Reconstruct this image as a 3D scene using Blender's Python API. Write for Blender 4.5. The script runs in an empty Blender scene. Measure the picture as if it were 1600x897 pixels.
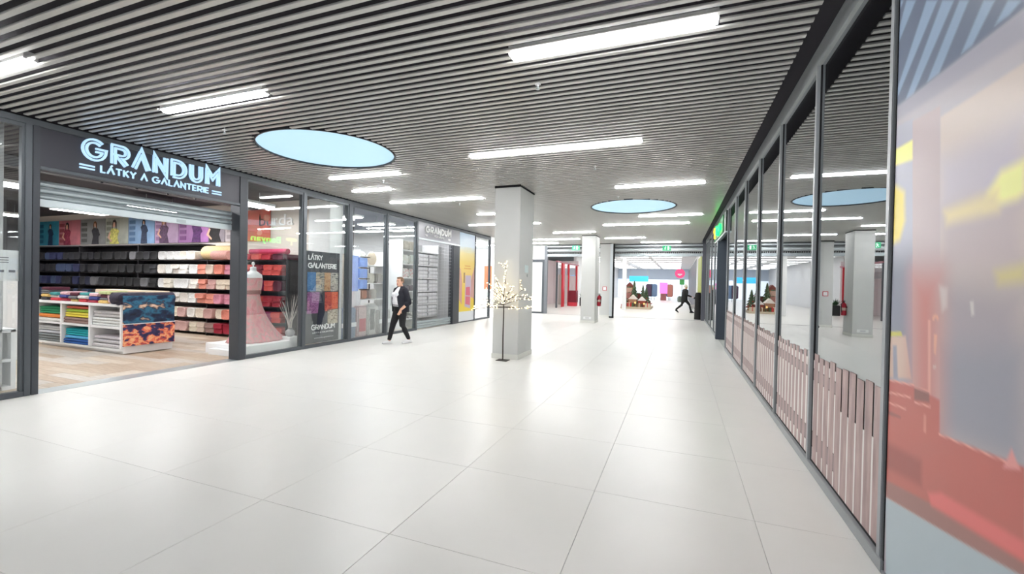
import bpy, bmesh, math, random
import numpy as np
from mathutils import Vector, Matrix, noise
from mathutils.kdtree import KDTree
PI = math.pi
SC = bpy.context.scene
COL = SC.collection
random.seed(7)

# ------------------------------------------------------------------ camera, world, exposure
F_PX, YAW, PITCH, ROLL, EYE = 683.56, 0.3654, -0.0101, 0.0204, 1.6
right0 = Vector((math.cos(YAW), math.sin(YAW), 0)); fwd0 = Vector((-math.sin(YAW), math.cos(YAW), 0)); down0 = Vector((0, 0, -1))
fwd = fwd0 * math.cos(PITCH) - down0 * math.sin(PITCH)
dwn = down0 * math.cos(PITCH) + fwd0 * math.sin(PITCH)
cx = right0 * math.cos(ROLL) - dwn * math.sin(ROLL)
cy = right0 * math.sin(ROLL) + dwn * math.cos(ROLL)
# image x axis = u cos - v sin  ->  world axes that project onto image x / y
ix = right0 * math.cos(ROLL) - dwn * math.sin(ROLL)
iy = right0 * math.sin(ROLL) + dwn * math.cos(ROLL)
cam = bpy.data.cameras.new('camera'); cam.sensor_width = 36; cam.lens = F_PX * 36 / 1600; cam.clip_start = .05; cam.clip_end = 300
camo = bpy.data.objects.new('camera', cam); COL.objects.link(camo)
m = Matrix(((ix.x, -iy.x, -fwd.x, 0), (ix.y, -iy.y, -fwd.y, 0), (ix.z, -iy.z, -fwd.z, EYE), (0, 0, 0, 1)))
camo.matrix_world = m
SC.camera = camo
W = bpy.data.worlds.new('world'); SC.world = W; W.use_nodes = True
W.node_tree.nodes['Background'].inputs[0].default_value = (.93, .96, 1, 1)
W.node_tree.nodes['Background'].inputs[1].default_value = 0.55
SC.view_settings.view_transform = 'Standard'; SC.view_settings.look = 'None'; SC.view_settings.gamma = 1
SC.view_settings.exposure = 0.92
TUBE = 30.0          # emission of the strip lights
PANEL = 14.5         # emission of the shop ceiling panels
HALLP = 3.6          # emission of the far hall panels
SKYL = 0.46           # emission of the round pale blue ceiling discs

# ------------------------------------------------------------------ constants of the place
XL, XR, XS, CZ = -7.88, 1.112, 0.897, 3.61      # left shopfronts, right glass wall, slat ends, underside of the slats

# ------------------------------------------------------------------ materials
def lin(c):
    out = []
    for v in c:
        v = v / 255
        out.append(v / 12.92 if v <= .04045 else ((v + .055) / 1.055) ** 2.4)
    return out
def mat(name, rgb, rough=.5, metal=0, var=.0, scale=6, bump=0, spec=.5, emit=0, ergb=None, coat=0):
    if name in bpy.data.materials: return bpy.data.materials[name]
    M = bpy.data.materials.new(name); M.use_nodes = True
    nt = M.node_tree; b = nt.nodes['Principled BSDF']
    c = lin(rgb) + [1]
    b.inputs['Base Color'].default_value = c; b.inputs['Roughness'].default_value = rough; b.inputs['Metallic'].default_value = metal
    b.inputs['Specular IOR Level'].default_value = spec; b.inputs['Coat Weight'].default_value = coat
    if emit:
        b.inputs['Emission Color'].default_value = lin(ergb or rgb) + [1]; b.inputs['Emission Strength'].default_value = emit
    if var or bump:
        tc = nt.nodes.new('ShaderNodeTexCoord'); nz = nt.nodes.new('ShaderNodeTexNoise'); nz.inputs['Scale'].default_value = scale; nz.inputs['Detail'].default_value = 4
        nt.links.new(tc.outputs['Object'], nz.inputs['Vector'])
        if var:
            rp = nt.nodes.new('ShaderNodeValToRGB')
            rp.color_ramp.elements[0].position = .3; rp.color_ramp.elements[1].position = .7
            rp.color_ramp.elements[0].color = [max(0, v * (1 - var)) for v in c[:3]] + [1]
            rp.color_ramp.elements[1].color = [min(1, v * (1 + var)) for v in c[:3]] + [1]
            nt.links.new(nz.outputs['Fac'], rp.inputs['Fac']); nt.links.new(rp.outputs['Color'], b.inputs['Base Color'])
        if bump:
            bp = nt.nodes.new('ShaderNodeBump'); bp.inputs['Strength'].default_value = bump; bp.inputs['Distance'].default_value = .01
            nt.links.new(nz.outputs['Fac'], bp.inputs['Height']); nt.links.new(bp.outputs['Normal'], b.inputs['Normal'])
    return M
def glass(name, f0, tint, rough=0.0):
    M = bpy.data.materials.new(name); M.use_nodes = True
    nt = M.node_tree; nt.nodes.remove(nt.nodes['Principled BSDF']); out = nt.nodes['Material Output']
    tr = nt.nodes.new('ShaderNodeBsdfTransparent'); tr.inputs[0].default_value = (*tint, 1)
    gl = nt.nodes.new('ShaderNodeBsdfGlossy'); gl.inputs['Roughness'].default_value = rough; gl.inputs[0].default_value = (.97, .99, 1, 1)
    lw = nt.nodes.new('ShaderNodeLayerWeight'); lw.inputs[0].default_value = .5
    p = nt.nodes.new('ShaderNodeMath'); p.operation = 'POWER'; p.inputs[1].default_value = 5
    k = nt.nodes.new('ShaderNodeMath'); k.operation = 'MULTIPLY_ADD'; k.inputs[1].default_value = 1 - f0; k.inputs[2].default_value = f0
    mx = nt.nodes.new('ShaderNodeMixShader')
    nt.links.new(lw.outputs['Facing'], p.inputs[0]); nt.links.new(p.outputs[0], k.inputs[0]); nt.links.new(k.outputs[0], mx.inputs[0])
    nt.links.new(tr.outputs[0], mx.inputs[1]); nt.links.new(gl.outputs[0], mx.inputs[2]); nt.links.new(mx.outputs[0], out.inputs[0])
    return M
def ramp_mat(name, stops, scale, rough=.7, kind='noise', stretch=(1, 1, 1), detail=5, dist=0.0):
    M = bpy.data.materials.new(name); M.use_nodes = True
    nt = M.node_tree; b = nt.nodes['Principled BSDF']; b.inputs['Roughness'].default_value = rough
    tc = nt.nodes.new('ShaderNodeTexCoord'); mp = nt.nodes.new('ShaderNodeMapping'); mp.inputs['Scale'].default_value = stretch
    nt.links.new(tc.outputs['Object'], mp.inputs['Vector'])
    if kind == 'noise':
        t = nt.nodes.new('ShaderNodeTexNoise'); t.inputs['Detail'].default_value = detail; t.inputs['Distortion'].default_value = dist; o = t.outputs['Fac']
    else:
        t = nt.nodes.new('ShaderNodeTexVoronoi'); o = t.outputs['Distance']
    t.inputs['Scale'].default_value = scale
    nt.links.new(mp.outputs['Vector'], t.inputs['Vector'])
    r = nt.nodes.new('ShaderNodeValToRGB'); el = r.color_ramp.elements
    while len(el) < len(stops): el.new(.5)
    for e, (pos, c) in zip(el, stops): e.position = pos; e.color = lin(c) + [1]
    nt.links.new(o, r.inputs['Fac']); nt.links.new(r.outputs['Color'], b.inputs['Base Color'])
    return M

ANTH = mat('anthracite_aluminium', (88, 93, 98), .38, .35, spec=.5)
ANTHD = mat('anthracite_panel', (66, 69, 75), .42, .2)
BLACK = mat('black_gap', (18, 17, 22), .8)
SLATM = mat('slat_grey_metal', (196, 195, 191), .3, .3, var=.05, scale=3)
PLENUM = mat('plenum_dark', (40, 37, 44), .9)
FRAMER = mat('frame_grey_aluminium', (160, 165, 168), .4, .1)
TILE = mat('floor_tile_white', (233, 231, 226), .31, 0, var=.015, scale=1.6, bump=.01, spec=.38)
GROUT = mat('floor_joint', (200, 200, 196), .9)
WHITE = mat('white_paint', (238, 239, 240), .55, var=.02, scale=3)
GREYW = mat('pale_grey_paint', (205, 206, 208), .55, var=.015, scale=2)
COLM = mat('column_grey_paint', (205, 206, 204), .6, var=.02, scale=2, bump=.03)
STEEL = mat('brushed_steel', (190, 198, 200), .3, .7, var=.04, scale=12)
SHUT = mat('shutter_aluminium', (178, 188, 192), .32, .45, var=.03, scale=9)
SHUTL = mat('shutter_bar_pale', (212, 222, 226), .3, .25)
LAMP = mat('lamp_diffuser', (255, 255, 255), .5, emit=TUBE)
PANELM = mat('shop_lamp_diffuser', (255, 255, 255), .5, emit=PANEL)
HALLM = mat('hall_lamp_diffuser', (255, 255, 255), .5, emit=HALLP)
SKYM = mat('pale_blue_backlit_disc', (150, 172, 186), .6, emit=SKYL, ergb=(178, 218, 242))
SIGNB = mat('sign_letter_blue_white', (150, 165, 180), .5, emit=.5, ergb=(170, 212, 255))
SIGNW = mat('sign_letter_white', (240, 240, 240), .5)
GREENL = mat('sign_letter_green', (30, 160, 70), .5, emit=3.0, ergb=(14, 240, 76))
YELL = mat('sign_tree_yellow', (200, 180, 80), .5, emit=.9, ergb=(240, 210, 60))
GLASSL = glass('clear_glass', .08, (.97, .985, .98))
GLASSR = glass('coated_dark_glass', .40, (.42, .44, .46))
DARKIN = mat('dark_unlit_interior', (36, 38, 42), .9)

# ------------------------------------------------------------------ mesh builder
class MB:
    def __init__(s): s.v = []; s.f = []; s.mi = []; s.cur = 0
    def add(s, vs, fs):
        o = len(s.v); s.v += [tuple(v) for v in vs]; s.f += [tuple(i + o for i in f) for f in fs]; s.mi += [s.cur] * len(fs); return s
    def box(s, x0, y0, z0, x1, y1, z1, R=None, c=None):
        vs = [(x, y, z) for z in (z0, z1) for y in (y0, y1) for x in (x0, x1)]
        if R is not None: vs = [tuple(R @ Vector(v) + Vector(c or (0, 0, 0))) for v in vs]
        return s.add(vs, [(0, 2, 3, 1), (4, 5, 7, 6), (0, 1, 5, 4), (2, 6, 7, 3), (0, 4, 6, 2), (1, 3, 7, 5)])
    def cbox(s, x0, y0, z0, x1, y1, z1, b):
        # box with chamfered long edges on every side (24 verts)
        mb = bmesh.new(); bmesh.ops.create_cube(mb, size=1)
        for v in mb.verts: v.co = Vector((x0 + (v.co.x + .5) * (x1 - x0), y0 + (v.co.y + .5) * (y1 - y0), z0 + (v.co.z + .5) * (z1 - z0)))
        bmesh.ops.bevel(mb, geom=mb.edges[:], offset=b, segments=2, affect='EDGES')
        mb.verts.index_update(); s.add([v.co[:] for v in mb.verts], [[v.index for v in f.verts] for f in mb.faces]); mb.free(); return s
    def prism(s, poly, axis, a, b):
        # poly in the two other axes (in cyclic order x,y,z without axis)
        n = len(poly)
        def pt(p, t):
            return {'x': (t, p[0], p[1]), 'y': (p[0], t, p[1]), 'z': (p[0], p[1], t)}[axis]
        vs = [pt(p, a) for p in poly] + [pt(p, b) for p in poly]
        fs = [tuple(range(n - 1, -1, -1)), tuple(range(n, 2 * n))] + [(i, (i + 1) % n, n + (i + 1) % n, n + i) for i in range(n)]
        return s.add(vs, fs)
    def tube(s, pts, rad, n=8, cap=True):
        pts = [Vector(p) for p in pts]
        if not isinstance(rad, (list, tuple)): rad = [rad] * len(pts)
        vs = []; fs = []
        for i, p in enumerate(pts):
            d = (pts[min(i + 1, len(pts) - 1)] - pts[max(i - 1, 0)]).normalized()
            up = Vector((0, 0, 1)) if abs(d.z) < .9 else Vector((1, 0, 0))
            a = d.cross(up).normalized(); b = d.cross(a)
            for k in range(n):
                t = 2 * PI * k / n; vs.append(p + (a * math.cos(t) + b * math.sin(t)) * rad[i])
        for i in range(len(pts) - 1):
            for k in range(n):
                k2 = (k + 1) % n; fs.append((i * n + k, i * n + k2, (i + 1) * n + k2, (i + 1) * n + k))
        if cap: fs.append(tuple(range(n - 1, -1, -1))); fs.append(tuple((len(pts) - 1) * n + k for k in range(n)))
        return s.add(vs, fs)
    def loft(s, rings, cap=True, closed=True):
        n = len(rings[0]); vs = [p for r in rings for p in r]; fs = []
        for i in range(len(rings) - 1):
            for k in range(n if closed else n - 1):
                k2 = (k + 1) % n; fs.append((i * n + k, i * n + k2, (i + 1) * n + k2, (i + 1) * n + k))
        if cap and closed: fs.append(tuple(range(n - 1, -1, -1))); fs.append(tuple((len(rings) - 1) * n + k for k in range(n)))
        return s.add(vs, fs)
    def lathe(s, prof, c, n=16, sx=1, sy=1):
        return s.loft([[(c[0] + r * sx * math.cos(2 * PI * k / n), c[1] + r * sy * math.sin(2 * PI * k / n), c[2] + z) for k in range(n)] for r, z in prof])
    def ell(s, c, r, n=14, R=None):
        rings = []
        for i in range(1, n // 2 + 1):
            t = PI * i / (n // 2 + 1)
            ring = []
            for k in range(n):
                p = Vector((r[0] * math.sin(t) * math.cos(2 * PI * k / n), r[1] * math.sin(t) * math.sin(2 * PI * k / n), -r[2] * math.cos(t)))
                if R is not None: p = R @ p
                ring.append(p + Vector(c))
            rings.append(ring)
        return s.loft(rings)
    def quad(s, a, b, c, d): return s.add([a, b, c, d], [(0, 1, 2, 3)])

ORG = {}
def origin(o): return ORG.get(o.name, Vector((0, 0, 0))) if o else Vector((0, 0, 0))
def link(name, me, parent=None, loc=None):
    o = bpy.data.objects.new(name, me); COL.objects.link(o)
    if parent: o.parent = parent
    if loc is not None: o.location = loc
    return o
def mesh_of(name, mb, mats, off=(0, 0, 0), smooth=False):
    off = Vector(off); me = bpy.data.meshes.new(name)
    me.from_pydata([tuple(Vector(v) - off) for v in mb.v], [], mb.f)
    mats = mats if isinstance(mats, (list, tuple)) else [mats]
    for m_ in mats: me.materials.append(m_)
    if len(mats) > 1: me.polygons.foreach_set('material_index', mb.mi)
    bm = bmesh.new(); bm.from_mesh(me); bmesh.ops.recalc_face_normals(bm, faces=bm.faces[:]); bm.to_mesh(me); bm.free()
    if smooth:
        me.shade_smooth()
        if smooth != 'all': me.set_sharp_from_angle(angle=math.radians(40))
    me.update(); return me
def obj(name, mb, mats, parent=None, smooth=False, base=None, kind=None):
    """links one mesh object; vertices are given in world space (or in the local space of an unplaced parent)"""
    if parent is None:
        if base is None:
            a = np.array(mb.v); base = ((a[:, 0].min() + a[:, 0].max()) / 2, (a[:, 1].min() + a[:, 1].max()) / 2, a[:, 2].min())
        o = link(name, mesh_of(name, mb, mats, base, smooth), None, base); ORG[o.name] = Vector(base)
    else:
        off = origin(parent); o = link(name, mesh_of(name, mb, mats, off, smooth), parent); ORG[o.name] = off
    if kind: o['kind'] = kind
    return o
def tag(o, label, cat, group=None, kind=None):
    o['label'] = label; o['category'] = cat
    if group: o['group'] = group
    if kind: o['kind'] = kind
    return o
def thing(name, label, cat, loc=(0, 0, 0), group=None):
    o = link(name, None, None, loc); ORG[o.name] = Vector(loc)
    return tag(o, label, cat, group)
def struct(name, mb, m_, parent=None, smooth=False, base=None):
    o = obj(name, mb, m_, parent, smooth, base)
    o['kind'] = 'structure'
    return o
def sroot(name, loc=(0, 0, 0)):
    o = link(name, None, None, loc); ORG[o.name] = Vector(loc); o['kind'] = 'structure'; return o
def B(*a): return MB().box(*a)

# text and stroke lettering ------------------------------------------------
def text_into(mb, s, size, org, xd, yd, depth=.01, align='LEFT', squeeze=1.0, fit=None):
    cu = bpy.data.curves.new('t', 'FONT'); cu.body = s; cu.size = size; cu.extrude = 0; cu.align_x = align
    o = bpy.data.objects.new('t', cu); COL.objects.link(o)
    me = o.to_mesh(); vs = [v.co.copy() for v in me.vertices]; fs = [tuple(p.vertices) for p in me.polygons]
    o.to_mesh_clear(); bpy.data.objects.remove(o); bpy.data.curves.remove(cu)
    if not vs: return mb
    if fit:
        x0 = min(v.x for v in vs); x1 = max(v.x for v in vs); squeeze = fit / (x1 - x0)
        for v in vs: v.x -= x0
    xd = Vector(xd); yd = Vector(yd); nd = xd.cross(yd); org = Vector(org)
    f = [org + xd * v.x * squeeze + yd * v.y + nd * depth for v in vs]
    k = [org + xd * v.x * squeeze + yd * v.y for v in vs]
    n = len(vs)
    edges = {}
    for p in fs:
        for i in range(len(p)):
            e = (p[i], p[(i + 1) % len(p)]); edges[e] = 1
    side = [(a, b, b + n, a + n) for (a, b) in edges if (b, a) not in edges]
    mb.add(f + k, list(fs) + [tuple(i + n for i in reversed(p)) for p in fs] + [(b, a, a2, b2) for (a, b, b2, a2) in [(s_[0], s_[1], s_[2], s_[3]) for s_ in side]])
    return mb
def arc(cx_, cy_, r, a0, a1, n=10, ry=None):
    ry = ry or r
    return [(cx_ + r * math.cos(math.radians(a0 + (a1 - a0) * i / n)), cy_ + ry * math.sin(math.radians(a0 + (a1 - a0) * i / n))) for i in range(n + 1)]
# strokes on a unit-high cell; (polylines, advance width)
GLY = {
 'G': ([arc(.5, .5, .46, 45, 360, 18) + [(.55, .5)]], 1.05),
 'R': ([[(.06, .0), (.06, .95), (.5, .95)] + arc(.5, .69, .26, 90, -90, 8) + [(.32, .43), (.72, .0)]], .82),
 'A': ([[(.02, 0), (.42, .97), (.82, 0)]], .86),
 'N': ([[(.06, 0), (.06, .95), (.7, .05), (.7, 1)]], .8),
 'D': ([[(.06, .05), (.06, .95), (.36, .95)] + arc(.36, .5, .45, 90, -90, 12) + [(.06, .05)]], .9),
 'U': ([[(.06, 1), (.06, .36)] + arc(.38, .36, .32, 180, 360, 10) + [(.7, 1)]], .82),
 'M': ([[(.05, 0), (.05, .97), (.45, .45), (.85, .97), (.85, 0)]], .92),
 'L': ([[(.08, 1), (.08, .04), (.55, .04)]], .64),
 'T': ([[(.02, .95), (.7, .95)], [(.36, .95), (.36, 0)]], .74),
 'K': ([[(.08, 1), (.08, 0)], [(.62, 1), (.1, .45)], [(.25, .58), (.66, 0)]], .72),
 'Y': ([[(.02, 1), (.36, .5), (.7, 1)], [(.36, .5), (.36, 0)]], .74),
 'E': ([[(.58, .95), (.08, .95), (.08, .05), (.58, .05)], [(.08, .5), (.52, .5)]], .66),
 'I': ([[(.1, 1), (.1, 0)]], .24), ' ': ([], .4),
}
def ribbon(mb, pl, w, off, org, xd, yd, depth):
    pts = [Vector((p[0], p[1], 0)) for p in pl]; n = len(pts)
    if n < 2: return
    L = []; Rr = []
    for i in range(n):
        d0 = (pts[i] - pts[max(i - 1, 0)]); d1 = (pts[min(i + 1, n - 1)] - pts[i])
        if d0.length < 1e-6: d0 = d1
        if d1.length < 1e-6: d1 = d0
        d0 = d0.normalized(); d1 = d1.normalized(); t = d0 + d1
        t = t.normalized() if t.length > 1e-4 else d0
        nn = Vector((-t.y, t.x, 0)); k = max(.38, abs(nn.dot(Vector((-d0.y, d0.x, 0)))))
        L.append(pts[i] + nn * (off + w / 2) / k); Rr.append(pts[i] + nn * (off - w / 2) / k)
    nd = xd.cross(yd)
    def P(v, dd): return org + xd * v.x + yd * v.y + nd * dd
    vs = [P(v, depth) for v in L] + [P(v, depth) for v in Rr] + [P(v, 0) for v in L] + [P(v, 0) for v in Rr]
    fs = []
    for i in range(n - 1):
        fs += [(i, i + 1, n + i + 1, n + i), (2 * n + i, 2 * n + i + 1, i + 1, i), (n + i, n + i + 1, 3 * n + i + 1, 3 * n + i), (3 * n + i, 3 * n + i + 1, 2 * n + i + 1, 2 * n + i)]
    fs += [(0, n, 3 * n, 2 * n), (n - 1, 3 * n - 1, 4 * n - 1, 2 * n - 1)]
    mb.add(vs, fs)
def stroke_word(word, h, total, org, xd, yd, w, inline=0, depth=.02, accents=(), inset=(0, 1, 0, 1)):
    """returns one MB per visible letter"""
    org = Vector(org); xd = Vector(xd); yd = Vector(yd)
    adv = sum(GLY[c][1] for c in word); sx = total / adv; x = 0; out = []
    for i, c in enumerate(word):
        pls, a = GLY[c]; mb = MB()
        for pl in pls:
            q = [((x + a * inset[0] + p[0] * inset[1]) * sx, (inset[2] + p[1] * inset[3]) * h) for p in pl]
            if inline:
                ribbon(mb, q, w, inline, org, xd, yd, depth); ribbon(mb, q, w, -inline, org, xd, yd, depth)
            else: ribbon(mb, q, w, 0, org, xd, yd, depth)
        if i in accents: ribbon(mb, [((x + .4) * sx, h * 1.08), ((x + .56) * sx, h * 1.32)], w, 0, org, xd, yd, depth)
        if pls: out.append(mb)
        x += a
    return out

# ================================================================== SETTING
# ---- floor: large white porcelain tiles with fine joints
PX, PY = 1.095, 1.0945
fl = sroot('floor')
struct('subfloor', B(-8.2, -2.4, -.1, 1.3, 22.22, -.012), GROUT, fl)
tile_cache = {}
def tile(x0, y0, x1, y1):
    key = (round(x1 - x0, 3), round(y1 - y0, 3))
    if key not in tile_cache:
        tile_cache[key] = mesh_of('floor_tile', MB().add([(a, b, z) for z in (-.012, -.0012) for b in (.0013, key[1] - .0013) for a in (.0013, key[0] - .0013)] + [(a, b, 0) for b in (.003, key[1] - .003) for a in (.003, key[0] - .003)],
            [(0, 2, 3, 1), (0, 1, 5, 4), (2, 6, 7, 3), (0, 4, 6, 2), (1, 3, 7, 5), (4, 5, 9, 8), (5, 7, 11, 9), (7, 6, 10, 11), (6, 4, 8, 10), (8, 9, 11, 10)]), TILE)
    o = link('floor_tile', tile_cache[key], fl, (x0, y0, 0))
xs = [XL] + [v for v in [-1.673 + PX * k for k in range(-8, 5)] if XL + .1 < v < XR - .02] + [XR + .02]
ys = [-2.4] + [v for v in [2.296 + PY * k for k in range(-6, 22)] if -2.3 < v < 22.1] + [22.2]
for a, b in zip(xs, xs[1:]):
    for c, d in zip(ys, ys[1:]): tile(a, c, b, d)
o = struct('floor', B(-15, 17.9, -.1, XL - .001, 22.2, 0), TILE, base=(0, 0, 0))
o = struct('floor', B(-16, 22.3, -.1, 8, 62, 0), TILE, base=(0, 0, 0))
o = struct('floor', B(-16, 22.2, -.1, 8, 22.3, .003), mat('steel_track', (150, 152, 155), .4, .5), base=(0, 0, 0))

# ---- ceiling: dark void, linear metal slats cut round discs, lamps and columns
COLS = [(-3.674, 8.505, -3.102, 9.396), (-3.801, 17.94, -3.226, 18.82), (-3.69, 21.72, -3.13, 22.2)]
DISCS = [(-5.22, 5.42, 1.0), (-1.17, 11.66, 1.04)]
LAMPS = [  # x0, x1, y, label
 (-1.44, .22, 3.64, 'nearest long strip lamp, in the slats close to the glass wall'),
 (-5.93, -4.25, 3.49, 'strip lamp in front of the large illuminated fabric shop sign'),
 (-7.46, -5.78, 2.24, 'strip lamp cut by the picture edge above the leftmost shop window'),
 (-3.18, -.53, 6.33, 'longest strip lamp, between the two pale blue ceiling discs'),
 (-6.58, -4.93, 6.89, 'strip lamp just behind the nearer pale blue ceiling disc'),
 (-7.0, -5.98, 8.04, 'short strip lamp above the mannequin window'),
 (-7.05, -4.42, 9.5, 'long strip lamp above the walking woman'),
 (-1.28, .42, 9.19, 'strip lamp in front of the farther pale blue ceiling disc'),
 (-5.66, -4.0, 11.8, 'strip lamp half hidden by the top of the nearest column'),
 (-7.02, -4.4, 13.97, 'strip lamp before the white lettered home shop sign'),
 (-1.15, .55, 13.24, 'strip lamp just behind the farther pale blue ceiling disc'),
 (-2.45, .25, 14.94, 'long strip lamp level with the green lettered sign'),
 (-4.72, -3.05, 16.8, 'strip lamp just in front of the second column'),
 (-6.9, -4.2, 19.3, 'long strip lamp left of the second column'),
 (-3.06, -1.38, 19.2, 'strip lamp right of the second column'),
 (-7.4, -5.66, 21.1, 'last strip lamp on the left before the shutter header'),
 (-1.72, .02, 21.3, 'last strip lamp on the right before the shutter header'),
]
ce = sroot('ceiling', (0, 0, CZ))
struct('ceiling_void', MB().box(-8.3, -2.4, CZ + .13, 1.1, 22.2, 4.15).box(1.13, -2.4, 3.76, 1.4, 22.2, 4.15).box(-8.3, -2.4, 3.62, -7.9, 17.9, 3.74), PLENUM, ce)
slat_cache = {}
def slat(y, x0, x1):
    L = round(x1 - x0, 3)
    if L < .03: return
    if L not in slat_cache:
        h = .0245; prof = [(-h, .016), (-h, .004), (-h + .004, 0), (h - .004, 0), (h, .004), (h, .016)]
        slat_cache[L] = mesh_of('slat', MB().prism(prof, 'x', 0, L), SLATM)
    link('slat', slat_cache[L], ce, (x0, y, 0))
y = 2.89 - .11 * 23
while y < 22.1:
    cuts = []
    for cx_, cy_, r in DISCS:
        q = (r + .035) ** 2 - (y - cy_) ** 2
        if q > 0: cuts.append((cx_ - math.sqrt(q), cx_ + math.sqrt(q)))
    for x0, y0, x1, y1 in COLS:
        if y0 - .04 < y < y1 + .04: cuts.append((x0 - .012, x1 + .012))
    for x0, x1, ly, _ in LAMPS:
        if abs(y - ly) < .078: cuts.append((x0 - .02, x1 + .02))
    x = XL + .045
    for a, b in sorted(cuts):
        if a > x: slat(y, x, a)
        x = max(x, b)
    slat(y, x, XS); y += .11

# ---- columns
for i, (x0, y0, x1, y1) in enumerate(COLS):
    c = sroot('column', ((x0 + x1) / 2, (y0 + y1) / 2, 0))
    struct('shaft', MB().cbox(x0, y0, 0, x1, y1, 3.585, .008), COLM, c)
    struct('baseboard', MB().box(x0 - .012, y0 - .012, 0, x1 + .012, y1 + .012, .1), mat('tile_skirting', (222, 222, 216), .35), c)
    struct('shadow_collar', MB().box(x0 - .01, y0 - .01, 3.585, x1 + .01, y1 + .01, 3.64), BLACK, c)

# ---- left shopfronts -------------------------------------------------------
wl = sroot('wall_left', (XL, 0, 0))
struct('head_rail', B(XL - .12, -2.4, 3.52, XL, 17.88, 3.6), ANTH, wl)
def lpost(y0, y1, d=.16, z1=3.53, m_=ANTH, proud=.0): struct('post', MB().cbox(XL - d, y0, 0, XL + proud, y1, z1, .004), m_, wl)
for y0, y1, d in ((-2.4, -2.3, .12), (.3, .4, .12), (3.02, 3.085, .10), (7.48, 7.56, .15), (8.93, 9.05, .16), (10.47, 10.56, .13), (12.0, 12.09, .13), (16.3, 16.37, .1), (17.81, 17.88, .1)):
    lpost(y0, y1, d)
lpost(3.09, 3.16, .12, m_=ANTHD); lpost(5.96, 6.11, .26, m_=ANTHD); lpost(14.46, 14.94, .2, 3.0, m_=ANTHD)
nwin = [0]
def lwindow(y0, y1, glassm=GLASSL, rail=.07):
    nwin[0] += 1
    w = sroot('window_%d' % nwin[0], (XL, (y0 + y1) / 2, 0))
    struct('bottom_rail', MB().cbox(XL - .1, y0, 0, XL - .002, y1, rail, .004), ANTH, w)
    struct('frame', MB().box(XL - .085, y0, rail, XL - .02, y0 + .03, 3.52).box(XL - .085, y1 - .03, rail, XL - .02, y1, 3.52).box(XL - .085, y0 + .03, 3.47, XL - .02, y1 - .03, 3.52), ANTH, w)
    struct('pane', B(XL - .06, y0 + .03, rail, XL - .052, y1 - .03, 3.47), glassm, w)
for a, b in ((.4, 3.02), (6.11, 7.48), (7.56, 8.93), (9.05, 10.47), (10.56, 12.0), (16.37, 17.81)): lwindow(a, b)
struct('threshold', B(XL - .3, 3.16, -.002, XL, 5.96, .003), STEEL, wl)
# poster bay wall
struct('infill_panel', B(XL - .08, 14.94, 0, XL - .03, 16.3, 3.52), ANTH, wl)

# ---- right glass wall ------------------------------------------------------
wr = sroot('wall_right', (XR, 0, 0))
MUL = [3.09, 4.6, 6.11, 7.62, 9.14, 10.65, 12.26]
def rmull(yc, w=.045, z1=3.58, x0=None): struct('mullion', MB().cbox(x0 or XR - .012, yc - w, 0, XR + .07, yc + w * .2, z1, .004), FRAMER, wr)
for yc in MUL: rmull(yc + .03, .04)
for yc in (16.65, 18.32, 19.92, 21.5): rmull(yc, .045)
struct('head_rail', MB().cbox(XR - .012, -.6, 3.57, XR + .07, 22.2, 3.76, .004), FRAMER, wr)
struct('sill_rail', MB().cbox(XR - .016, 3.05, 0, XR + .06, 12.26, .075, .003).cbox(XR - .016, 14.9, 0, XR + .06, 22.2, .075, .003), mat('sill_aluminium', (152, 156, 158), .4, .3), wr)
def rwindow(y0, y1):
    nwin[0] += 1
    w = sroot('window_%d' % nwin[0], (XR, (y0 + y1) / 2, 0))
    struct('pane', B(XR + .018, y0, .075, XR + .028, y1, 3.57), GLASSR, w)
    struct('gasket', MB().box(XR + .012, y0, .07, XR + .032, y0 + .016, 3.57).box(XR + .012, y1 - .016, .07, XR + .032, y1, 3.57).box(XR + .012, y0 + .016, .07, XR + .032, y1 - .016, .09), BLACK, w)
    return w
RW = [rwindow(a + .045, b - .015) for a, b in zip(MUL, MUL[1:])]
for a, b in ((14.93, 16.6), (16.66, 18.27), (18.33, 19.87), (19.93, 21.45), (21.51, 22.2)): rwindow(a, b)
# dark room behind the glass wall
for b_ in ((4.5, -.5, 0, 4.6, 22.3, 4), (1.2, -.6, 0, 4.6, -.5, 4), (1.35, 22.63, 0, 4.6, 22.7, 4)): struct('wall_right', MB().box(*b_), DARKIN)
struct('ceiling', MB().box(1.35, -.5, 3.8, 4.6, 22.3, 3.9), DARKIN); struct('floor', MB().box(1.3, -.5, -.1, 4.6, 22.3, -.001), DARKIN)
# recessed entrance with dark jambs, fascia and set back doors
en = sroot('door_1', (XR, 13.4, 0))
struct('jamb', MB().cbox(XR - .055, 14.65, 0, XR + .6, 14.9, 3.02, .006), mat('dark_blue_grey_jamb', (70, 78, 90), .4, .15), en)
struct('jamb', MB().cbox(XR + .08, 12.24, 0, XR + .6, 12.3, 3.02, .004), ANTHD, en)
struct('fascia', MB().cbox(XR - .05, 12.3, 3.02, XR + .6, 16.0, 3.56, .006), mat('dark_green_fascia', (22, 44, 34), .35), en)
struct('fascia_lip', B(XR - .055, 12.3, 2.985, XR + .02, 14.65, 3.02), STEEL, en)
struct('door_leaf', MB().box(XR + .55, 12.3, .02, XR + .56, 13.46, 3.0), GLASSR, en)
struct('door_leaf', MB().box(XR + .55, 13.5, .02, XR + .56, 14.65, 3.0), GLASSR, en)
struct('door_frame', MB().box(XR + .53, 13.46, 0, XR + .58, 13.5, 3.02), ANTHD, en)
# end pillar
struct('end_pillar', MB().cbox(XR - .14, 22.2, 0, XR + .2, 22.62, 3.8, .01), mat('dark_grey_pillar', (84, 86, 96), .5), wr)

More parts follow.
